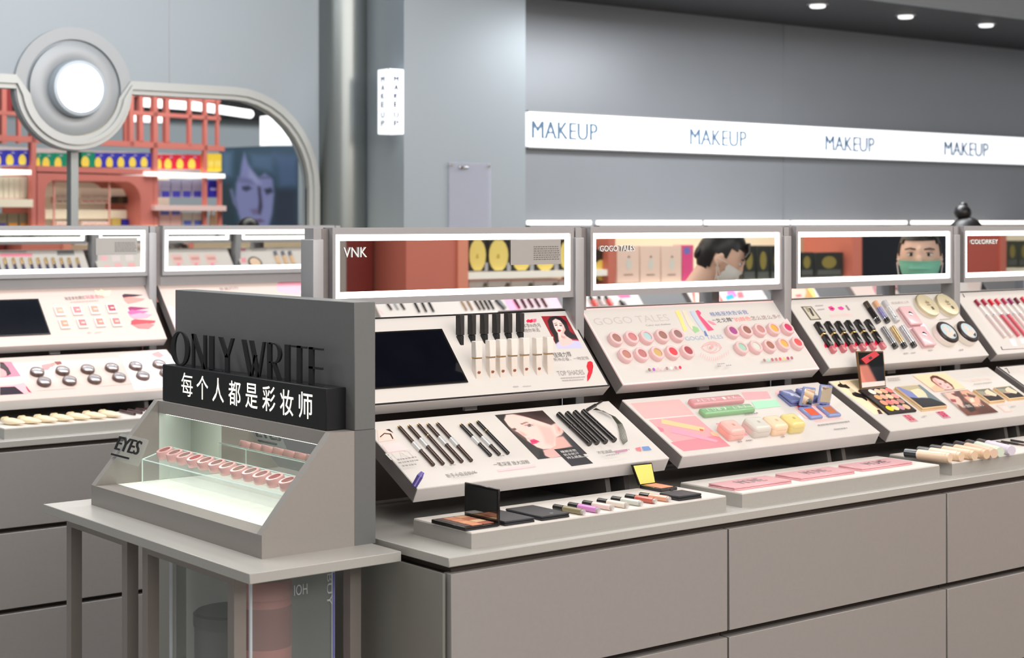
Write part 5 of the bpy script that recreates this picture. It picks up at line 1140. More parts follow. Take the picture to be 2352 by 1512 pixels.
# ---- lettering on the mirrors
zm = Z(720, 500, 3.2875); YM = 2.70-.0092
def mtext(t, txt, a, b, h, thick, c=(236, 236, 234), bold=0):
    p = atY(*a, YM); q = atY(*b, YM); mb = MB()
    text(mb, txt, axes((p.x, YM, p.z), (1, 0, 0), (0, 0, 1)), q.x-p.x, h, thick, bold); part('lettering', mb, flat(c), t, True, False)
mtext(LM[0], 'VNK', zm(225, 302), zm(402, 300), .0195, .0015, bold=.004)
mtext(LM[1], 'GOGO TALES', (1377, 578), (1457, 575), .0125, .002)
mtext(LM[3], 'COLORKEY', (2229, 561), (2291, 557), .012, .002)
def mirror_card(G, Y, a, b, label, lines):
    p = atY(*a, Y-.0105); q = atY(*b, Y-.0105)
    t = thing('instruction_card', label, 'card', (p.x, p.y, q.z))
    part('sheet', MB().box(p.x, q.x, Y-.0104, Y-.0092, q.z, p.z), mat('card_grey', (166, 162, 158), .4), t, True)
    mb = MB(); w_ = q.x-p.x; hh = p.z-q.z
    for k in range(lines):
        x = p.x+w_*.45; zz = p.z-hh*(.3+.6*k/lines)
        while x < p.x+w_*.95:
            l = random.uniform(.003, .008); mb.quad([(x, Y-.0106, zz), (x+l, Y-.0106, zz), (x+l, Y-.0106, zz+.0018), (x, Y-.0106, zz+.0018)]); x += l+.0015
    part('small_print', mb, flat((104, 98, 94)), t, True, False)
mirror_card(G0, 2.70, zm(1490, 170), zm(1868, 350), 'small grey printed card stuck on the VNK mirror', 7)
zl_ = Z(0, 500, 5.04); mirror_card(G1, 4.55, zl_(1110, 236), zl_(1590, 428), 'small grey printed card stuck on the leftmost mirror', 7)
# ------------------------------------------------------------------ coral rack beyond the opening
RP = Vector((3.847, 8.427, 0)); RU_ = Vector((.965, .262, 0)).normalized(); RN_ = Vector((-.262, .965, 0)).normalized()
MR = axes(RP, RU_, RN_)
MR = Matrix(((RU_.x, RN_.x, 0, RP.x), (RU_.y, RN_.y, 0, RP.y), (0, 0, 1, 0), (0, 0, 0, 1)))
MRi = MR.inverted()
def rk(p, dep=0):
    q = MRi @ hit(p[0], p[1], RP+RN_*dep, RN_); return (q.x, q.z)
zA = Z(0, 190, 4.3194); zB = Z(300, 190, 4.3205)
t = RACK = thing('coral_rack', 'coral pink metal shop rack seen through the rounded wall opening', 'shelving', MR)
def vbar(px, y0, y1, w_, dep=0, m=CORAL, nm_='post'):
    a = rk((px, y0), dep); b = rk((px, y1), dep)
    part(nm_, MB().box(a[0]-w_/2, a[0]+w_/2, dep, dep+w_, min(a[1], b[1]), max(a[1], b[1])), m, RACK)
def hbar(a, b, h, d=.04, dep=0, m=CORAL, nm_='rail'):
    p = rk(a, dep); q = rk(b, dep); z = (p[1]+q[1])/2
    part(nm_, MB().box(p[0], q[0], dep, dep+d, z-h/2, z+h/2), m, RACK)
xl_, xr_ = rk((-30, 330))[0], rk((512, 330))[0]
for px, w_ in ((78, .03), (358, .03), (473, .022)): vbar(px, 195, 1100, w_)
vbar(507, 405, 1100, .022, .0)
for px, w_ in ((303, .03), (437, .022), (501, .018)): vbar(px, 195, 335, w_)
for px, w_ in ((10, .03), (45, .02), (290, .02), (325, .03), (385, .03)): vbar(px, 195, 330, w_, .35)
hbar((-30, 324), (516, 334), .03); hbar((306, 263), (507, 268), .022); hbar((306, 222), (507, 226), .02, dep=.35); hbar((300, 330), (470, 336), .03, dep=.35)
hbar((-30, 258), (75, 262), .02)
W9 = mat('rack_white_light', (255, 252, 246), .4, emit=.9); CRM = mat('rack_cream', (240, 230, 208), .5, emit=.12)
hbar((335, 401.5), (517, 402.5), .024, .30, -.02, W9, 'shelf'); hbar((-30, 394), (72, 395), .024, .30, -.02, W9, 'shelf')
hbar((356, 478), (520, 478), .03, .30, -.03, mat('rack_pale_pink', (240, 210, 205), .5), 'shelf'); hbar((-30, 465), (76, 468), .04, .30, -.02, CRM, 'shelf')
hbar((85, 391), (350, 392), .03, .3, .0, CORAL, 'shelf')
hbar((-30, 524), (520, 526), .03, .3, -.02, CRM, 'shelf')
# arch
a = rk((86, 397)); b = rk((352, 397)); zt_ = a[1]; w_ = .055
arc = []
R_ = .11
ol = [(a[0], zt_-1.2), (a[0], zt_), (b[0], zt_), (b[0], zt_-1.2), (b[0]-w_*1.6, zt_-1.2)]
xi0, xi1, zi = a[0]+w_*.9, b[0]-w_*1.6, zt_-.035
ol += [(xi1-R_+R_*math.cos(math.radians(9*k)), zi-R_+R_*math.sin(math.radians(9*k))) for k in range(11)]
ol += [(xi0+R_*.6-R_*.6*math.sin(math.radians(9*k)), zi-R_*.6+R_*.6*math.cos(math.radians(9*k))) for k in range(11)]
ol += [(xi0, zt_-1.2)]
part('arch', MB().prism(ol, 0, .3, 0, Matrix(((1, 0, 0, 0), (0, 0, -1, .3), (0, 1, 0, 0), (0, 0, 0, 1)))), CORAL, RACK)
part('back_panel', MB().box(xi0-.02, xi1+.05, .30, .32, zt_-1.2, zt_), CRM, RACK)
q = rk((340, 395)); part('back_panel', MB().box(q[0], rk((470, 395))[0], .30, .32, q[1]-1.2, q[1]), CRM, RACK)
q = rk((-30, 395)); part('back_panel', MB().box(q[0], rk((76, 395))[0], .30, .32, q[1]-1.2, q[1]), CRM, RACK)
q = rk((-30, 335), .3); part('back_panel', MB().box(q[0], rk((470, 335), .3)[0], .30, .32, rk((200, 392), .3)[1], q[1]), mat('rack_grey_back', (188, 182, 182), .5), RACK)
q = rk((-30, 200), .6); part('upper_back', MB().box(q[0], rk((28, 335), .6)[0], .60, .62, rk((20, 255), .6)[1], q[1]), mat('dark_red_back', (150, 52, 54), .6), RACK)
for y in (412, 462): hbar((100, y+30), (318, y+31), .05, .02, .12, CRM, 'shelf')
for px in (125, 252): vbar(px, 398, 530, .008, .02, mat('thin_pink_rod', (232, 170, 160), .5), 'rod')
def rbox_thing(z, x0, y0, x1, y1, dep, d, col, label, name, cat, group, oval=None, oc=(240, 214, 90), stripe=None):
    p = rk(z(x0, y1), dep); q = rk(z(x1, y0), dep)
    t = thing(name, label, cat, MR @ Matrix.Translation((p[0], dep, p[1])), group)
    w_, h_ = q[0]-p[0], q[1]-p[1]
    part('carton', MB().rbox(.0008, w_-.0008, 0, d, 0, h_, .0012, seg=1), mat('carton_%d_%d_%d' % col, col, .5), t)
    if oval:
        cx_, cz_, rx, rz = oval
        part('moon_print', MB().quad([(w_*(cx_+rx*math.cos(a_*.3927)), -.0006, h_*max(.03, min(.97, cz_+rz*math.sin(a_*.3927)))) for a_ in range(16)]), flat(oc), t, smooth=False)
        part('small_emblem', MB().quad([(w_*.35, -.0006, h_*.78), (w_*.65, -.0006, h_*.78), (w_*.6, -.0006, h_*.88), (w_*.4, -.0006, h_*.88)]), flat((170, 160, 190)), t, smooth=False)
    if stripe: part('printed_band', MB().quad([(w_*.1, -.0006, h_*stripe[0]), (w_*.9, -.0006, h_*stripe[0]), (w_*.9, -.0006, h_*stripe[1]), (w_*.1, -.0006, h_*stripe[1])]), flat(stripe[2]), t, smooth=False)
    return t
BL, GR, RD = (56, 56, 176), (20, 138, 104), (214, 40, 66)
def brow(z, xs_, y0, y1, col, cn, grp, off=.62):
    n_ = len(xs_)-1
    for k in range(n_):
        rbox_thing(z, xs_[k], y0, xs_[k+1], y1, .02, .06, col, '%s %s carton with yellow half moon, %s' % (ORD[k].capitalize(), cn, grp), 'mask_carton', 'carton', 'cartons '+grp, (.25, .3, .3, .42))
brow(zA, [-60, 65, 190, 315], 672, 818, BL, 'blue', 'at the left end of the rack top shelf')
brow(zA, [362, 425, 545, 665, 748], 700, 848, GR, 'green', 'left of the thin post under the lamp')
brow(zA, [812, 945], 690, 836, GR, 'green', 'right of the thin post under the lamp')
brow(zA, [945, 1057, 1170, 1285, 1400, 1515], 700, 840, BL, 'blue', 'right of the thin post under the lamp')
brow(zB, [265, 340, 460, 575, 700], 718, 855, RD, 'red', 'on the rack top shelf')
for k, (x0, x1) in enumerate(((757, 826), (826, 905))): rbox_thing(zB, x0, 706, x1, 880, .01, .06, (240, 206, 66), ('Left', 'Right')[k]+' yellow carton at the right end of the rack', 'yellow_carton', 'carton', 'yellow cartons', None, stripe=(.3, .6, (246, 220, 110)))
for k in range(4): rbox_thing(zB, 300+105*k, 968, 395+105*k, 1138, .06, .06, (176, 178, 208), '%s lilac carton with blue base under the red cartons' % ORD[k].capitalize(), 'lilac_carton', 'carton', 'lilac cartons', None, stripe=(.02, .36, (74, 76, 190)))
rbox_thing(zB, 780, 968, 880, 1138, .03, .06, (44, 44, 168), 'Deep blue carton at the right end under the yellow ones', 'blue_carton', 'carton', None, None, stripe=(.4, .55, (160, 160, 220)))
for k in range(2): rbox_thing(zB, 285+110*k, 1272, 393+110*k, 1430, .03, .06, (238, 196, 196), ('Left', 'Right')[k]+' pink carton with blue top on the low rack shelf', 'pink_carton', 'carton', 'pink cartons', None, stripe=(.74, 1, (112, 122, 206)))
for k in range(2): rbox_thing(zB, 515+105*k, 1290, 613+105*k, 1430, .03, .06, (226, 220, 214), ('Left', 'Right')[k]+' white carton with blue lettering on the low rack shelf', 'white_carton', 'carton', 'white cartons', None, stripe=(.1, .45, (96, 116, 206)))
for k in range(2):
    p = rk(zB(800+45*k, 1430), .06); q = rk(zB(800+45*k, 1262-8*k), .06); h_ = q[1]-p[1]
    t = thing('cream_bottle', ('Left', 'Right')[k]+' cream pump bottle at the right end of the low rack shelf', 'bottle', MR @ Matrix.Translation((p[0], .06, p[1])), 'cream bottles')
    part('bottle', MB().lathe([(.012, 0), (.013, .004), (.013, h_*.62), (.006, h_*.72)], 14), flat((236, 214, 184)), t); part('cap', MB().lathe([(.006, h_*.72), (.007, h_*.75), (.007, h_), (.005, h_)], 12), flat((240, 224, 200)), t)
for k in range(6): rbox_thing(zA, -20+55*k, 935, 32+55*k, 1160, .05, .06, (236, 228, 212), '%s tall cream carton at the left end of the rack middle shelf' % ORD[k].capitalize(), 'cream_carton', 'carton', 'tall cream cartons', None, stripe=(.02, .08, (226, 190, 190)))
for k in range(3): rbox_thing(zA, -40+115*k, 1296, 68+115*k, 1440, .05, .06, (150, 140, 122), '%s grey carton with orange base low at the left end of the rack' % ORD[k].capitalize(), 'grey_carton', 'carton', 'grey and orange cartons', None, stripe=(.0, .32, (238, 160, 60) if k else (90, 80, 170)))
for k, (x0, x1) in enumerate(((560, 625), (625, 690), (690, 755), (812, 880), (880, 948), (948, 1016), (1016, 1080))):
    rbox_thing(zA, x0, 1120, x1, 1196, .11, .05, (232, 220, 206), '%s small pale carton on the upper arch shelf' % ORD[k].capitalize(), 'pale_carton', 'carton', 'pale cartons in the arch', None, stripe=(.15, .35, (150, 120, 116) if k < 3 else (214, 130, 130)))
    rbox_thing(zA, x0, 1376, x1, 1444, .11, .05, (236, 216, 208), '%s small pale carton on the lower arch shelf' % ORD[k].capitalize(), 'pale_carton', 'carton', 'pale cartons low in the arch', None, stripe=(.3, .55, (222, 160, 156)))
for k in range(4): rbox_thing(zA, 1112+58*k, 1128, 1168+58*k, 1200, .11, .05, (92, 88, 64) if k % 2 else (64, 62, 52), '%s dark olive carton on the upper arch shelf' % ORD[k].capitalize(), 'olive_carton', 'carton', 'dark olive cartons', None)
rbox_thing(zA, 1108, 1345, 1202, 1440, .10, .05, (190, 166, 92), 'Mustard carton at the right of the lower arch shelf', 'mustard_carton', 'carton', None, None)
for k in range(2): rbox_thing(zA, 1214+64*k, 1358, 1277+64*k, 1440, .10, .05, (46, 40, 160), ('Left', 'Right')[k]+' deep blue carton at the right of the lower arch shelf', 'blue_carton', 'carton', 'blue cartons in the arch', None)
# far hall: wall, poster, light box, linear lights
FW = Vector((CA, SA, 0))
def far(px, py, z): return EYE+ray(px, py)*z
struct('wall_far', MB().box(-3, 14, 13.5, 13.6, 0, 3.3), mat('far_wall', (150, 158, 162), .6, noise=.05, scale=.6))
p = hit(300, 262, (0, 13.48, 0), (0, 1, 0)); struct('trim_6', MB().box(-3, 14, 13.3, 13.5, p.z, 3.3), mat('far_black_soffit', (16, 18, 20), .7))
Rt = Vector((SA, -CA, 0))
c = far(612, 430, 10.8); MPp = Matrix(((Rt.x, 0, -FW.x, c.x), (Rt.y, 0, -FW.y, c.y), (0, 1, 0, c.z), (0, 0, 0, 1)))
t = thing('blue_face_poster', 'large dark teal lit poster of a pale face beyond the rack', 'poster', MPp)
MPi = MPp.inverted()
def pp(p): q = MPi @ hit(p[0], p[1], c, FW); return (q.x, q.y)
part('sheet', MB().prism([pp(zB(*p)) for p in ((880, 648), (1655, 615), (1655, 1440), (880, 1440))], -.05, 0), mat('poster_teal', (40, 66, 84), .5, emit=.32, noise=.25, scale=1.6), t)
painted('face_print', zB.l([(882, 648), (1655, 615), (1655, 1440), (882, 1440)]), 90, 90, (42, 66, 82), [
    (zB.l([(905, 680), (1010, 690), (1000, 920), (905, 940)]), (78, 104, 130), 12), (zB.l([(1420, 700), (1655, 720), (1655, 1020), (1480, 1040)]), (64, 86, 116), 14), (zB.l([(1180, 700), (1420, 720), (1420, 900), (1200, 840)]), (66, 90, 116), 12),
    (zB.l([(890, 980), (1000, 1000), (1060, 1430), (890, 1430)]), (34, 52, 62), 10), (zB.l([(1430, 1050), (1655, 1060), (1655, 1430), (1400, 1430)]), (32, 44, 60), 12),
    (zB.l([(985, 1060), (1010, 1055), (1040, 1170), (1060, 1250), (1020, 1200)]), (104, 110, 148), 5),
    (zB.l([(1130, 690), (1165, 800), (1200, 860), (1270, 950), (1330, 900), (1410, 960), (1425, 1100), (1405, 1300), (1370, 1430), (1115, 1430), (1070, 1300), (1040, 1150), (1050, 1000), (1085, 920), (1105, 790)]), (112, 118, 160), 5),
    (zB.l([(1180, 860), (1260, 940), (1300, 1000), (1250, 1010), (1170, 950)]), (134, 140, 178), 7, .8), (zB.l([(1060, 930), (1200, 960), (1230, 1010), (1080, 990)]), (88, 94, 132), 6, .8),
    (zB.l([(1262, 1030), (1290, 1040), (1310, 1230), (1290, 1310), (1262, 1300), (1275, 1180)]), (50, 48, 70), 4), (zB.l([(1105, 1032), (1170, 1022), (1205, 1050), (1150, 1080), (1112, 1064)]), (48, 54, 78), 3.5), (zB.l([(1325, 1058), (1395, 1042), (1415, 1085), (1350, 1112)]), (38, 48, 66), 4),
    (zB.l([(1280, 930), (1380, 930), (1400, 950), (1290, 960)]), (86, 92, 126), 3), (zB.l([(1190, 1260), (1260, 1250), (1280, 1300), (1220, 1310)]), (90, 80, 112), 5, .8), (zB.l([(1190, 1360), (1290, 1350), (1335, 1378), (1260, 1398)]), (88, 74, 104), 4)],
    lambda x, y: (*pp((x, y)), .004), t, .40)
for x in (-.25, .2): part('stand_leg', MB().box(x, x+.03, -c.z, -.25, -.045, -.01), BLKM, t)
c2 = far(672, 297, 10.2)
t = thing('far_light_box', 'white two-faced light box glimpsed inside the opening, top right', 'sign', c2)
a = far(649, 331, 10.2); b = far(668, 262, 10.2); d2 = far(698, 262, 10.4)
mb = MB(); lo = [a.z, b.z]
mb.box(0, 1, 0, 1, 0, 1)
mb = MB().add([(a.x, a.y, lo[0]), (b.x, b.y, lo[0]), (d2.x, d2.y, lo[0]), (d2.x-.2, d2.y+.2, lo[0]), (a.x, a.y, lo[1]), (b.x, b.y, lo[1]), (d2.x, d2.y, lo[1]), (d2.x-.2, d2.y+.2, lo[1])],
              [(0, 3, 2, 1), (4, 5, 6, 7), (0, 1, 5, 4), (1, 2, 6, 5), (2, 3, 7, 6), (3, 0, 4, 7)])
part('box', mb, mat('far_box', (248, 252, 255), .4, emit=1.1), t, True)
part('suspension_wire', MB().cyl((b.x, b.y, lo[1]-.01), (b.x, b.y, 3.3), .005, n=6), BLKM, t, True)
for i, (a, b) in enumerate((((130, 195), (555, 228)), ((595, 228), (715, 243)), ((755, 248), (1185, 312)), ((20, 345), (325, 358)))):
    p = far(*zB(*a), 10.0); q = far(*zB(*b), 10.6); q.z = p.z+(q.z-p.z)*1.0
    t = thing('linear_light', '%s white linear ceiling light seen in the opening' % ORD[i].capitalize(), 'ceiling light', p, 'linear lights in the hall')
    part('tube', MB().cyl(p, q, .028, n=10), mat('linear_lamp', (255, 255, 255), .4, emit=1.6), t, True)
    part('suspension_wire', MB().cyl(p.lerp(q, .5), (p.lerp(q, .5).x, p.lerp(q, .5).y, 3.3), .004, n=6), BLKM, t, True)
# ------------------------------------------------------------------ small sloping boards of the wall bays, seen under the mirrors
class Board(Panel):
    def __init__(s, pxa, pxb, label, lit=LITW):
        yb, zb, yt, zt_ = 5.10, H-.56, 5.32, H-.30
        n = Vector((0, -(zt_-zb), yt-yb)).normalized(); o = Vector((0, yb, zb))
        a = hit(pxa, 700, o, n); b = hit(pxb, 700, o, n); s.w = b.x-a.x
        s.M = axes(Vector((a.x, yb, zb)), (1, 0, 0), (0, yt-yb, zt_-zb)); s.o = s.M.to_translation(); s.n = n; s.i = s.M.inverted(); s.k = 0
        s.d = (Vector((0, yt, zt_))-o).length
        s.t = thing('sloping_board', label, 'display board', s.M, 'sloping boards of the wall bays')
        part('housing', MB().box(0, s.w, 0, s.d, -.03, -.002), CHAR, s.t); part('light_panel', MB().box(0, s.w, 0, s.d, -.002, 0), lit, s.t)
        part('pedestal', MB().box(a.x+.02, b.x-.02, yb+.10, yt-.02, 0, zb+.02), mat('bay_back_grey', (166, 166, 168), .5, .2), s.t, True)
    def uv(s, px, py, h=0): p = s.i @ s.loc(px, py, h); return (min(max(p.x, .001), s.w-.001), p.y)
PW_ = PW
PW = 9.0
z = Z(850, 640, 4.8)
P = Board(862, 1287, 'white and pink sloping board with pens, seen below the VNK mirror')
P.pr('colour_print', [(z.l([(1470, 225), (1590, 215), (1700, 350), (1540, 360)]), (250, 160, 190)), (z.l([(1590, 215), (2110, 180), (2110, 360), (1690, 350)]), (196, 176, 180)), (z.l([(1960, 200), (2120, 190), (2120, 350), (2040, 345)]), (250, 176, 206)), (z.l([(80, 345), (110, 350), (150, 392), (140, 400), (100, 360)]), (250, 180, 180))])
for i, (a, b, c) in enumerate([((190, 275), (238, 345), brown), ((268, 270), (310, 342), (170, 170, 170)), ((335, 270), (382, 342), brown), ((490, 262), (545, 372), blackp), ((570, 262), (622, 368), (56, 46, 44)), ((645, 258), (702, 366), blackp),
        ((1005, 245), (1065, 350), (170, 140, 110)), ((1070, 240), (1130, 348), (150, 120, 96)), ((1150, 238), (1215, 345), brown), ((1205, 236), (1262, 342), (60, 48, 42)), ((1255, 234), (1315, 340), (54, 44, 40)), ((1305, 232), (1365, 338), blackp),
        ((1390, 228), (1490, 335), (70, 68, 70)), ((1590, 224), (1650, 328), (70, 20, 32)), ((1668, 222), (1722, 322), (84, 26, 40)), ((1740, 218), (1800, 316), (90, 24, 40)), ((1815, 214), (1875, 314), (76, 22, 36)), ((1890, 212), (1950, 312), (84, 24, 38))]):
    stick(P, z(*a), z(*b), .010 if i == 12 else .0052, [(0, .55, 1, c, 'barrel'), (.55, 1, .9, c, 'cap')], '%s pen from the left on the board seen below the VNK mirror' % (ORD+('thirteenth', 'fourteenth', 'fifteenth', 'sixteenth', 'seventeenth', 'eighteenth'))[i].capitalize(), 'pencil', 'pens on the far sloping board', 'makeup_pencil', n=8)
z = Z(1300, 480, 3.4367)
P = Board(1322, 1478, 'white sloping board with nail polish, seen below the GOGO TALES mirror')
P.pr('colour_print', [(z.l([(70, 690), (120, 690), (200, 780), (110, 790)]), (248, 190, 204)), (z.l([(400, 680), (500, 672), (510, 700), (430, 706)]), (240, 90, 140))])
for i, (a, b, c) in enumerate((((190, 692), (240, 772), (206, 80, 72)), ((255, 690), (300, 766), (196, 180, 176)), ((310, 688), (362, 762), (214, 70, 70)), ((425, 722), (470, 770), (60, 40, 44)))):
    stick(P, z(*a), z(*b), .012, [(0, .4, .6, blackp, 'cap'), (.4, 1, 1, c, 'bottle')], '%s polish bottle from the left on the far board below the second mirror' % ORD[i].capitalize(), 'nail polish', 'far polish bottles', 'polish_bottle', n=12)
P = Board(1594, 1770, 'sloping board with a portrait and cards, seen below the second mirror')
P.pr('portrait_print', [(z.l([(990, 640), (1180, 625), (1260, 760), (990, 760)]), (190, 100, 90)), (z.l([(1015, 640), (1140, 635), (1160, 700), (1130, 750), (1020, 750)]), (244, 190, 176)), (z.l([(1050, 715), (1090, 710), (1100, 730), (1060, 735)]), (206, 80, 90)), (z.l([(1040, 660), (1065, 658), (1065, 668), (1040, 670)]), (90, 60, 60)), (z.l([(1095, 655), (1120, 653), (1120, 664), (1095, 666)]), (90, 60, 60)), (z.l([(1165, 640), (1200, 640), (1215, 735), (1180, 735)]), (250, 200, 206))])
P.pr('colour_print', [(z.l([(1270, 650), (1320, 640), (1350, 690), (1280, 720)]), (230, 120, 190)), (z.l([(1260, 690), (1310, 670), (1330, 705), (1270, 722)]), (60, 160, 220)), (z.l([(1350, 660), (1390, 655), (1405, 700), (1360, 705)]), (230, 110, 120))]+[(z.l([(1410+47*k+j*8, 645+38*j), (1445+47*k+j*8, 643+38*j), (1450+47*k+j*8, 675+38*j), (1415+47*k+j*8, 677+38*j)]), (206, 196, 196)) for k in range(4) for j in range(2)])
z = Z(1780, 460, 3.6)
P = Board(1799, 1893, 'sloping board with a blonde portrait on yellow, seen below the gap of two mirrors')
P.pr('portrait_print', [(z.l([(50, 700), (300, 690), (360, 830), (50, 830)]), (250, 222, 130)), (z.l([(90, 720), (250, 700), (330, 820), (100, 820)]), (206, 150, 96)), (z.l([(125, 715), (240, 705), (260, 760), (240, 820), (130, 820)]), (244, 186, 170)), (z.l([(165, 785), (215, 780), (220, 796), (180, 800)]), (200, 76, 86)), (z.l([(330, 700), (400, 700), (400, 820), (350, 820)]), (214, 206, 206))])
P = Board(1980, 2082, 'pale sloping board with pink palettes, seen below the third mirror', LITP)
for i, (a, b) in enumerate((((840, 690), (900, 752)), ((915, 685), (975, 748)))):
    stick(P, z(a[0]+20, a[1]), z(b[0]-10, b[1]), .03, [(0, 1, .9, (206, 150, 160), 'lid')], ('Left', 'Right')[i]+' dusty pink palette on the far board below the third mirror', 'makeup palette', 'far pink palettes', 'pink_palette', True)
P = Board(2203, 2293, 'white sloping board with red and dark stripes, seen below the rightmost mirror')
P.pr('colour_print', [(z.l([(1580, 670), (1690, 664), (1700, 740), (1600, 745)]), (226, 206, 196)), (z.l([(1740, 665), (1790, 663), (1760, 745), (1700, 745)]), (60, 56, 58)), (z.l([(1800, 663), (1860, 660), (1860, 740), (1780, 742)]), (232, 80, 88))])
PW = PW_
# ------------------------------------------------------------------ products on the island's back, seen only in the left mirrors
mP = Vector((0, 4.55-.0087, H-.0855)); mN = Vector((0, -math.cos(RT), -math.sin(RT)))
for P in BU: P.loc = (lambda P: lambda px, py, h=0: via(px, py, mP, mN, P.o+P.n*h, P.n))(P)
def onb(px, py):
    for P in BU:
        q = P.i @ P.loc(px, py)
        if -.01 <= q.x <= PW+.01: return P
    return None
z = Z(0, 500, 5.04)
for i, x in enumerate((-40, 50, 150, 245, 345, 435, 525, 610, 705, 795, 890)):
    P = onb(*z(x+20, 540))
    if P: stick(P, z(x, 470), z(x+38, 612), .0062, [(0, .55, .9, GOLD, 'cap'), (.55, 1, 1, (60, 60, 96), 'case')], '%s gold-topped lipstick from the left in the leftmost mirror' % ORD[i].capitalize(), 'lipstick', 'lipsticks on the island back', 'lipstick')
P = onb(*z(300, 420)); P2 = onb(*z(1350, 500)) or P
if P: P.pr('colour_print', [(z.l([(0, 420), (370, 415), (380, 450), (0, 455)]), (246, 140, 160)), (z.l([(0, 388), (310, 385), (312, 405), (0, 408)]), (190, 184, 180)), (z.l([(655, 372), (850, 368), (865, 435), (660, 440)]), (140, 140, 140))])
P2.pr('colour_print', [(z.l([(1160, 450), (1240, 446), (1250, 495), (1165, 498)]), (240, 180, 186)), (z.l([(1200, 555), (1270, 550), (1285, 592), (1210, 592)]), (240, 180, 180)), (z.l([(1290, 440), (1385, 436), (1395, 505), (1300, 508)]), (222, 206, 204)), (z.l([(1450, 436), (1540, 432), (1550, 500), (1460, 504)]), (224, 208, 206)), (z.l([(1320, 530), (1405, 526), (1420, 590), (1330, 590)]), (232, 176, 178)), (z.l([(1480, 530), (1560, 526), (1575, 590), (1490, 590)]), (236, 170, 170))])
z = Z(330, 500, 5.227)
for i, x in enumerate((320, 530, 725)):
    P = onb(*z(x+70, 500))
    if P: P.pr('palette_print', [(z.l([(x, 445), (x+130, 440), (x+165, 545), (x+110, 560), (x+35, 550)]), (224, 184, 176)), (z.l([(x+30, 480), (x+130, 475), (x+140, 510), (x+45, 512)]), (206, 146, 140)), (z.l([(x+70, 548), (x+125, 545), (x+110, 580), (x+90, 580)]), (244, 140, 160))])
P = onb(*z(1300, 500))
if P:
    P.pr('colour_print', [(z.l([(1155, 350), (1215, 348), (1222, 402), (1165, 404)]), (232, 150, 160)), (z.l([(1100, 405), (1155, 402), (1165, 455), (1110, 458)]), (232, 150, 160)), (z.l([(1165, 485), (1225, 482), (1235, 540), (1175, 542)]), (232, 150, 160))])
    P.lines([(z(1270, 370), z(1470, 362), .006), (z(1290, 392), z(1470, 386), .005), (z(1560, 362), z(1690, 356), .006)], (150, 146, 140))
    t = thing('open_powder_compact', 'open round dark compact reflected in the mirror behind the display case', 'compact', P.fr(*z(1340, 540), .006))
    part('case', MB().lathe([(.030, 0), (.032, .003), (.032, .007), (.026, .008), (.026, .006)], 24), flat((70, 66, 66)), t); part('powder', MB().lathe([(.0255, .005), (.0255, .0068), (.01, .0072)], 22), flat((240, 206, 176)), t)
    for i, x in enumerate((1560, 1650, 1735)):
        stick(P, z(x+15, 410), z(x+70, 560), .008, [(0, .35, 1, (120, 124, 134), 'cap'), (.35, 1, 1, (240, 200, 160), 'bottle')], '%s slim foundation reflected in the mirror behind the display case' % ORD[i].capitalize(), 'foundation', 'foundations on the island back', 'foundation_bottle')
# ------------------------------------------------------------------ coral wall unit across the aisle, seen in the front mirrors
def mv(p, Y): return via(p[0], p[1], (0, 2.6912, 0), (0, 1, 0), (0, Y, 0), (0, 1, 0))
YR = .30
t = CW = thing('coral_wall_unit', 'coral wall shelving across the aisle, seen in the island mirrors', 'shelving', (3.2, YR, 0))
CORF = mat('coral_face', (204, 118, 102), .5, noise=.04, scale=8)
CORSHADE = mat('coral_deep_shade', (112, 42, 40), .45)  # coral darkened to stand in for the shade in the recess
def cbox(nm_, za, p0, p1, Y, d, m, z0=None, z1=None):
    a = mv(za(*p0), Y); b = mv(za(*p1), Y)
    return part(nm_, MB().box(min(a.x, b.x), max(a.x, b.x), Y-d, Y, min(a.z, b.z) if z0 is None else z0, max(a.z, b.z) if z1 is None else z1), m, CW, True)
z1_ = Z(720, 500, 3.2875); z2_ = Z(1300, 480, 3.4367); z3_ = Z(1780, 460, 3.6)
cbox('end_panel', z1_, (700, 0), (1092, 0), YR, .5, CORF, 0, 2.2); cbox('panel_edge', z1_, (1093, 0), (1170, 0), YR+.01, .5, mat('coral_edge', (226, 146, 122), .5), 0, 2.2)
cbox('recess_back', z1_, (450, 0), (698, 0), YR-.3, .1, CORSHADE, 0, 2.2); cbox('recess_back', z1_, (250, 0), (448, 0), YR-.2, .2, mat('coral_half_shade', (140, 60, 54), .45), 0, 2.2)  # recess backs carry their shading in the colour
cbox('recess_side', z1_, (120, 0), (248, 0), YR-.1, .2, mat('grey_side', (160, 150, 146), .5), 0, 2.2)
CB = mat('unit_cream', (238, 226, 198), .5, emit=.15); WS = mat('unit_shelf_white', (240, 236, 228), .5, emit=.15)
xa = mv(z1_(1170, 0), YR).x
part('back_panel', MB().box(xa, 8.6, YR-.36, YR-.34, 0, 2.2), CB, CW, True)
part('shelf', MB().box(xa, mv(z2_(335, 0), YR).x, YR-.34, YR, mv(z1_(1500, 458), YR).z, mv(z1_(1500, 408), YR).z), WS, CW, True)
cbox('upright_post', z2_, (335, 0), (390, 0), YR+.005, .3, CORF, 0, 2.2)
zs_ = mv(z2_(650, 585), YR).z
part('shelf', MB().box(mv(z2_(390, 0), YR).x, mv(z3_(640, 0), YR).x, YR-.34, YR, zs_-.04, zs_), WS, CW, True)
cbox('upright_post', z3_, (640, 0), (720, 0), YR+.005, .3, CORF, 0, 2.2)
cbox('slant_panel', z3_, (470, 300), (638, 0), YR-.2, .03, CORF, 0, 2.2)
cbox('dark_opening_sheet', z3_, (722, 0), (1590, 0), YR-.02, .1, mat('opening_dark_navy', (22, 24, 34), .3), 0, 2.2)  # navy sheet standing in for the darkness of an opening
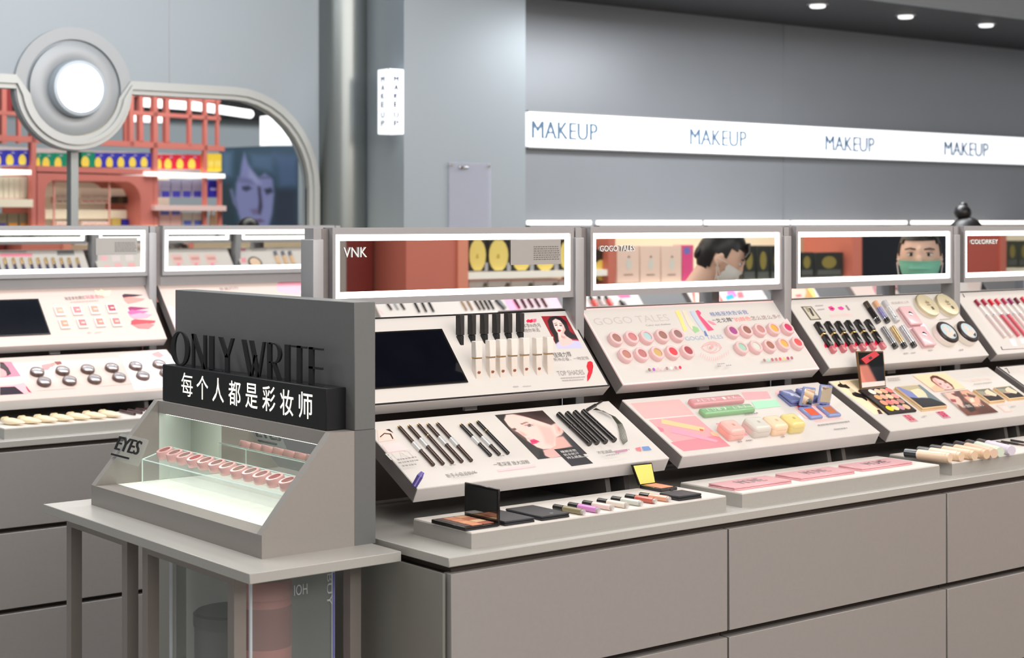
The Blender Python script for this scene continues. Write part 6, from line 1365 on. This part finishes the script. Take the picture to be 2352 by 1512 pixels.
cbox('end_panel', z3_, (1595, 0), (1868, 0), YR, .3, mat('coral_red_face', (190, 92, 80), .5), 0, 2.2); cbox('panel_edge', z3_, (1870, 0), (1915, 0), YR+.01, .3, CORF, 0, 2.2)
part('shelf', MB().box(mv(z3_(1915, 0), YR).x, 8.6, YR-.34, YR, zs_-.04, zs_), WS, CW, True)
def mbx(za, x0, y0, x1, y1, d, col, label, name, cat, group, prints=()):
    a = mv(za(x0, y1), YR-.03); b = mv(za(x1, y0), YR-.03); w_, h_ = b.x-a.x, b.z-a.z
    t = thing(name, label, cat, (a.x, YR-.03, a.z), group)
    part('carton', MB().rbox(.001, w_-.001, -d, 0, 0, h_, .0015, seg=1), mat('carton_%d_%d_%d' % col, col, .45), t)
    for k, (pts, c, nm_) in enumerate(prints): part(nm_, MB().quad([(w_*x, .0006+.0003*k, h_*y) for x, y in pts][::-1]), flat(c), t, smooth=False)
    return t
def ov(cx_, cy_, rx, ry): return [(min(.98, max(.02, cx_+rx*math.cos(k*.3927))), min(.98, max(.02, cy_+ry*math.sin(k*.3927)))) for k in range(16)]
for i, (x0, x1) in enumerate(((1175, 1318), (1322, 1490), (1494, 1665), (1669, 1850), (1854, 2040))):
    mbx(z1_, x0, 165, x1, 405, .06, (36, 34, 34), '%s black carton with yellow oval in the VNK mirror' % ORD[i].capitalize(), 'oval_carton', 'carton', 'black and yellow cartons', [(ov(.45, .5, .44, .52), (240, 216, 124), 'oval_print'), ([(.35, .4), (.5, .4), (.48, .55), (.38, .52)], (206, 170, 80), 'drop_print'), ([(.82, .0), (1, .0), (1, .26), (.82, .26)], (170, 170, 176), 'price_tag')])
    mbx(z1_, x0, 463, x1, 640, .06, (228, 218, 212), '%s pale carton with pink top stripe low in the VNK mirror' % ORD[i].capitalize(), 'striped_carton', 'carton', 'pale striped cartons', [([(0, .93), (1, .93), (1, 1), (0, 1)], (236, 168, 160), 'pink_stripe'), ([(.7, .66), (.95, .66), (.95, .82), (.8, .84)], (110, 100, 84), 'small_print')])
mbx(z2_, 225, 320, 333, 575, .06, (50, 46, 40), 'black carton with yellow patch left of the coral post in the second mirror', 'oval_carton', 'carton', None, [(ov(.5, .35, .5, .33), (238, 210, 110), 'oval_print')])
for i, (x0, x1) in enumerate(((402, 582), (586, 748), (752, 915))):
    mbx(z2_, x0, 290, x1, 585, .06, (236, 208, 194), '%s pale pink carton with a bottle picture in the second mirror' % ORD[i].capitalize(), 'bottle_carton', 'carton', 'pale pink bottle cartons', [(ov(.52, .5, .13, .16), (216, 214, 206), 'bottle_print'), ([(.46, .68), (.58, .68), (.52, .74)], (80, 66, 62), 'bottle_print'), ([(.3, .2), (.7, .2), (.7, .23), (.3, .23)], (160, 130, 120), 'small_print')])
mbx(z2_, 919, 285, 1010, 585, .06, (226, 84, 140), 'bright pink carton behind the masked woman in the second mirror', 'magenta_carton', 'carton', None, [(ov(.4, .85, .3, .1), (120, 120, 190), 'spot_print')])
for za, lst, nm_ in ((z2_, ((1395, 1500), (1504, 1610), (1614, 1720)), 'in the second mirror'), (z3_, ((90, 203), (206, 323), (327, 568)), 'in the third mirror'), (z3_, ((1918, 2010), (2014, 2110)), 'in the rightmost mirror')):
    for i, (x0, x1) in enumerate(lst):
        mbx(za, x0, 290 if za is z2_ else (430 if x0 < 1000 else 335), x1, 585 if za is z2_ else (640 if x0 < 1000 else 560), .06, (44, 46, 44) if x0 < 1900 else (62, 66, 52), '%s black carton with dull gold patch %s' % (ORD[i].capitalize(), nm_), 'gold_patch_carton', 'carton', 'black and gold cartons '+nm_, [(ov(.5, .6, .25, .25), (136, 124, 66), 'gold_print'), ([(.1, .1), (.9, .1), (.9, .3), (.1, .3)], (84, 88, 84), 'grey_print')])
# ------------------------------------------------------------------ people
def person(label, loc, rot, s, cloth, top_col, pants, pitch=0., yaw=0., lean=(0, 0), bun=False, mask=None, earring=False, cr=0., fringe=True):
    M0 = Matrix.Translation(loc) @ Matrix.Rotation(rot, 4, 'Z') @ Matrix.Scale(s, 4)
    t = thing('person', label, 'person', M0)
    V = []; E = []; R = []
    def add(p, r, par=None):
        k = p[2]/1.6
        z_ = p[2]-cr*min(1, max(0, (p[2]-.085)/.7)); yk = -cr*1.1 if abs(p[2]-.47) < .01 else 0
        V.append(Vector((p[0]+lean[0]*max(0, p[2]-.85), p[1]+lean[1]*max(0, p[2]-.85)+yk, z_))); R.append(r)
        if par is not None: E.append((par, len(V)-1))
        return len(V)-1
    pel = add((0, 0, .90), (.135, .10)); wa = add((0, 0, 1.06), (.115, .085), pel); ch = add((0, .005, 1.23), (.135, .095), wa); nb = add((0, .015, 1.345), (.06, .058), ch); nt = add((0, -.005, 1.43), (.050, .052), nb)
    hands = []
    for sx in (-1, 1):
        hp = add((.085*sx, 0, .84), (.085, .085), pel); kn = add((.09*sx, -.012, .47), (.056, .058), hp); an = add((.088*sx, .02, .085), (.038, .042), kn); to = add((.095*sx, -.12, .035), (.036, .03), an)
        sh = add((.155*sx, .01, 1.295), (.056, .058), ch); el = add((.205*sx, .03, 1.04), (.040, .040), sh); wr = add((.19*sx, -.14, .93), (.026, .024), el); pa = add((.185*sx, -.20, .915), (.032, .018), wr); hands.append((wr, pa))
        for k in range(4):
            f1 = add((.185*sx+(k-1.5)*.019, -.25+(.008 if k in (0, 3) else 0), .91), (.009, .009), pa); add((.185*sx+(k-1.5)*.020, -.285+(.012 if k in (0, 3) else 0), .895), (.008, .008), f1)
        th = add((.185*sx-.034*sx, -.215, .912), (.010, .010), pa); add((.185*sx-.046*sx, -.245, .902), (.009, .009), th)
    me = bpy.data.meshes.new('body'); me.from_pydata([tuple(v) for v in V], E, [])
    o = bpy.data.objects.new('body', me); COL.objects.link(o)
    sk = o.modifiers.new('s', 'SKIN'); sk.use_smooth_shade = True
    for d, r in zip(me.skin_vertices[0].data, R): d.radius = r
    me.skin_vertices[0].data[0].use_root = True
    sb = o.modifiers.new('u', 'SUBSURF'); sb.levels = 2; sb.render_levels = 2
    dg = bpy.context.evaluated_depsgraph_get(); dg.update()
    bm_ = bpy.data.meshes.new_from_object(o.evaluated_get(dg)); bpy.data.objects.remove(o)
    mb = MB(); mb.add([v.co.copy() for v in bm_.vertices], [list(p.vertices) for p in bm_.polygons])
    piv = V[nt].copy(); HM = Matrix.Translation(piv) @ Matrix.Rotation(yaw, 4, 'Z') @ Matrix.Rotation(pitch, 4, 'X')   # head frame, origin at the neck top; face looks to -Y
    hc = Vector((0, -.022, .095))
    def hd(p):                                      # skull narrowing to the chin
        f = 1-.30*max(0, -p.z/.11)**1.3
        return Vector((p.x*f, p.y*(1-.10*max(0, -p.z/.11)) - (.010*max(0, -p.z/.11)), p.z))
    mb.ell(hc, (.071, .088, .112), M=HM, u=28, v=20, fn=hd)
    mb.cyl((0, .0, -.06), (0, -.01, .05), .047, .047, n=16, M=HM)
    mb.ell(hc+Vector((0, -.090, -.012)), (.012, .015, .022), M=HM); mb.ell(hc+Vector((0, -.086, .012)), (.008, .012, .028), M=HM)
    mb.ell(hc+Vector((0, -.080, -.058)), (.024, .012, .009), M=HM)
    for sx in (-1, 1): mb.ell(hc+Vector((.071*sx, .006, -.012)), (.009, .019, .030), M=HM)
    me = mb.mesh('body', SKIN); o = bpy.data.objects.new('body', me); COL.objects.link(o)
    rm = o.modifiers.new('r', 'REMESH'); rm.mode = 'VOXEL'; rm.voxel_size = .0065; rm.use_smooth_shade = True
    sm = o.modifiers.new('m', 'SMOOTH'); sm.iterations = 3; sm.factor = .5
    dg = bpy.context.evaluated_depsgraph_get(); dg.update()
    me2 = bpy.data.meshes.new_from_object(o.evaluated_get(dg)); bpy.data.objects.remove(o)
    top = flat(top_col); pt = flat(pants); shoe = BLKM
    me2.materials.clear()
    for m in (SKIN, top, pt, shoe): me2.materials.append(m)
    hw = HM @ hc
    for p in me2.polygons:
        c = p.center; mi = 1
        ax = V[nt]-V[nb]; tt = (c-V[nb]).dot(ax)/ax.length_squared; rad = (c-V[nb]-ax*tt).length
        if (c-hw).length < .150 or (tt > .30 and rad < .085): mi = 0
        elif c.z < .10: mi = 3
        elif c.z < .92-cr and not any(abs(c.x-V[w_].x) < .09 and c.y < V[w_].y+.05 and c.y < -.06 for w_, _ in hands): mi = 2
        if any(c.y < V[w_].y+.0 and abs(c.x-V[w_].x) < .09 and c.z > .8-cr for w_, _ in hands): mi = 0
        p.material_index = mi; p.use_smooth = True
    me2.name = 'body'; link('body', me2, t); MATW['body'] = M0
    # hair
    b = bmesh.new(); bmesh.ops.create_uvsphere(b, u_segments=36, v_segments=24, radius=1)
    for v in b.verts: v.co = hd(Vector((v.co.x*.0765, v.co.y*.095, v.co.z*.119)))
    def bare(c): return (c.y < -.012 and c.z < .060-.35*max(0, abs(c.x)-.035)) or (c.y < .03 and c.z < .0 and abs(c.x) > .03 and c.y < .028) or c.z < -.075
    bmesh.ops.delete(b, geom=[f for f in b.faces if bare(f.calc_center_median())], context='FACES')
    bmesh.ops.solidify(b, geom=b.faces[:], thickness=.006)
    m2 = MB(); b.verts.index_update(); m2.add([v.co+hc for v in b.verts], [[v.index for v in f.verts] for f in b.faces], 0, HM); b.free()
    for k in range(7 if fringe else 0):             # loose fringe
        x = -.045+.015*k; m2.tube([HM @ (hc+Vector((x*.6, -.070, .095))), HM @ (hc+Vector((x*1.2, -.094+.25*abs(x), .062))), HM @ (hc+Vector((x*1.45+.004, -.092+.35*abs(x), .036)))], .0045, 6)
    if bun:
        m2.ell(hc+Vector((.01, .055, .125)), (.042, .04, .036), M=HM); m2.ell(hc+Vector((.04, .07, .150)), (.022, .02, .02), M=HM)
    else: m2.ell(hc+Vector((0, .078, -.02)), (.034, .018, .036), M=HM)
    part('hair', m2, HAIR, t)
    for sx in (-1, 1):
        e = hc+Vector((.030*sx, -.076, .008))
        ey = part('eye', MB().ell(e, (.0145, .007, .0062), M=HM), flat((236, 228, 224)), t); part('iris', MB().ell(e+Vector((0, -.0045, 0)), (.006, .004, .0058), M=HM), flat((40, 26, 22)), ey)
        m3 = MB(); m3.tube([HM @ (e+Vector((-.014*sx, -.004, .0045))), HM @ (e+Vector((0, -.0065, .0075))), HM @ (e+Vector((.015*sx, -.002, .0035)))], .0013, 6); part('eyelid_line', m3, flat((50, 34, 32)), t)
        m3 = MB(); m3.tube([HM @ (e+Vector((-.016*sx, -.006, .018))), HM @ (e+Vector((.004*sx, -.006, .0225))), HM @ (e+Vector((.021*sx, .004, .0175)))], .0026, 6); part('eyebrow', m3, flat((58, 40, 36)), t)
    if mask:
        b = bmesh.new(); bmesh.ops.create_uvsphere(b, u_segments=40, v_segments=26, radius=1)
        for v in b.verts: v.co = Vector((v.co.x*.0775, v.co.y*.106, v.co.z*.118))
        bmesh.ops.delete(b, geom=[f for f in b.faces if not (f.calc_center_median().y < -.028 and -.098 < f.calc_center_median().z < -.008)], context='FACES')
        for v in b.verts: v.co.y -= .003*math.sin(v.co.z*260)
        bmesh.ops.solidify(b, geom=b.faces[:], thickness=.002)
        m2 = MB(); b.verts.index_update(); m2.add([v.co+hc for v in b.verts], [[v.index for v in f.verts] for f in b.faces], 0, HM); b.free()
        mk = part('face_mask', m2, mat('mask_%d_%d_%d' % mask, mask, .8), t)
        for sx in (-1, 1):
            for dz in (-.012, -.072):
                part('ear_loop', MB().tube([HM @ (hc+Vector((.073*sx, -.030, dz))), HM @ (hc+Vector((.080*sx, .014, -.012+.2*dz)))], .0013, 6), flat((240, 238, 234)), mk)
    if earring:
        for sx in (-1, 1):
            e = HM @ (hc+Vector((.078*sx, .004, -.042)))
            m3 = MB().tube([e, e+Vector((0, 0, -.03)), e+Vector((0, .012, -.075)), e+Vector((0, -.012, -.075)), e+Vector((0, 0, -.03))], .0012, 6)
            for k in range(3): m3.ell(e+Vector((0, .010-.010*k, -.078)), (.003, .003, .004), u=8, v=6)
            part('earring', m3, flat((236, 232, 226)), t)
    return t
# the two women across the aisle appear in the second and third mirrors, the third stands behind the island
a = mv((1640, 575), 1.43); person('woman in white face mask and dark top bending over, in the second mirror', (a.x-.19, 1.43-.08, 0), math.radians(128), .87, None, (26, 25, 27), (40, 40, 46), pitch=math.radians(30), lean=(0, -.30), mask=(240, 238, 234), earring=True)
a = mv((2113, 580), 1.80); person('woman in green face mask facing the third mirror', (a.x, 1.80, 0), math.radians(232), .95, None, (200, 204, 206), (60, 62, 70), pitch=math.radians(2), mask=(136, 206, 180), cr=.150, fringe=False)
p = hit(2212, 500, (0, 4.15, 0), (0, 1, 0)); person('person with a dark hair bun behind the front island', (p.x-.20, 4.15, 0), math.radians(20), .885, None, (190, 194, 196), (50, 50, 54), pitch=math.radians(20), lean=(.30, -.06), bun=True)
p = hit(572, 510, (0, 6.9, 0), (0, 1, 0)); person('person whose dark crown just shows below the blue poster', (p.x, 6.9, 0), math.radians(160), .878, None, (120, 110, 104), (50, 50, 54))
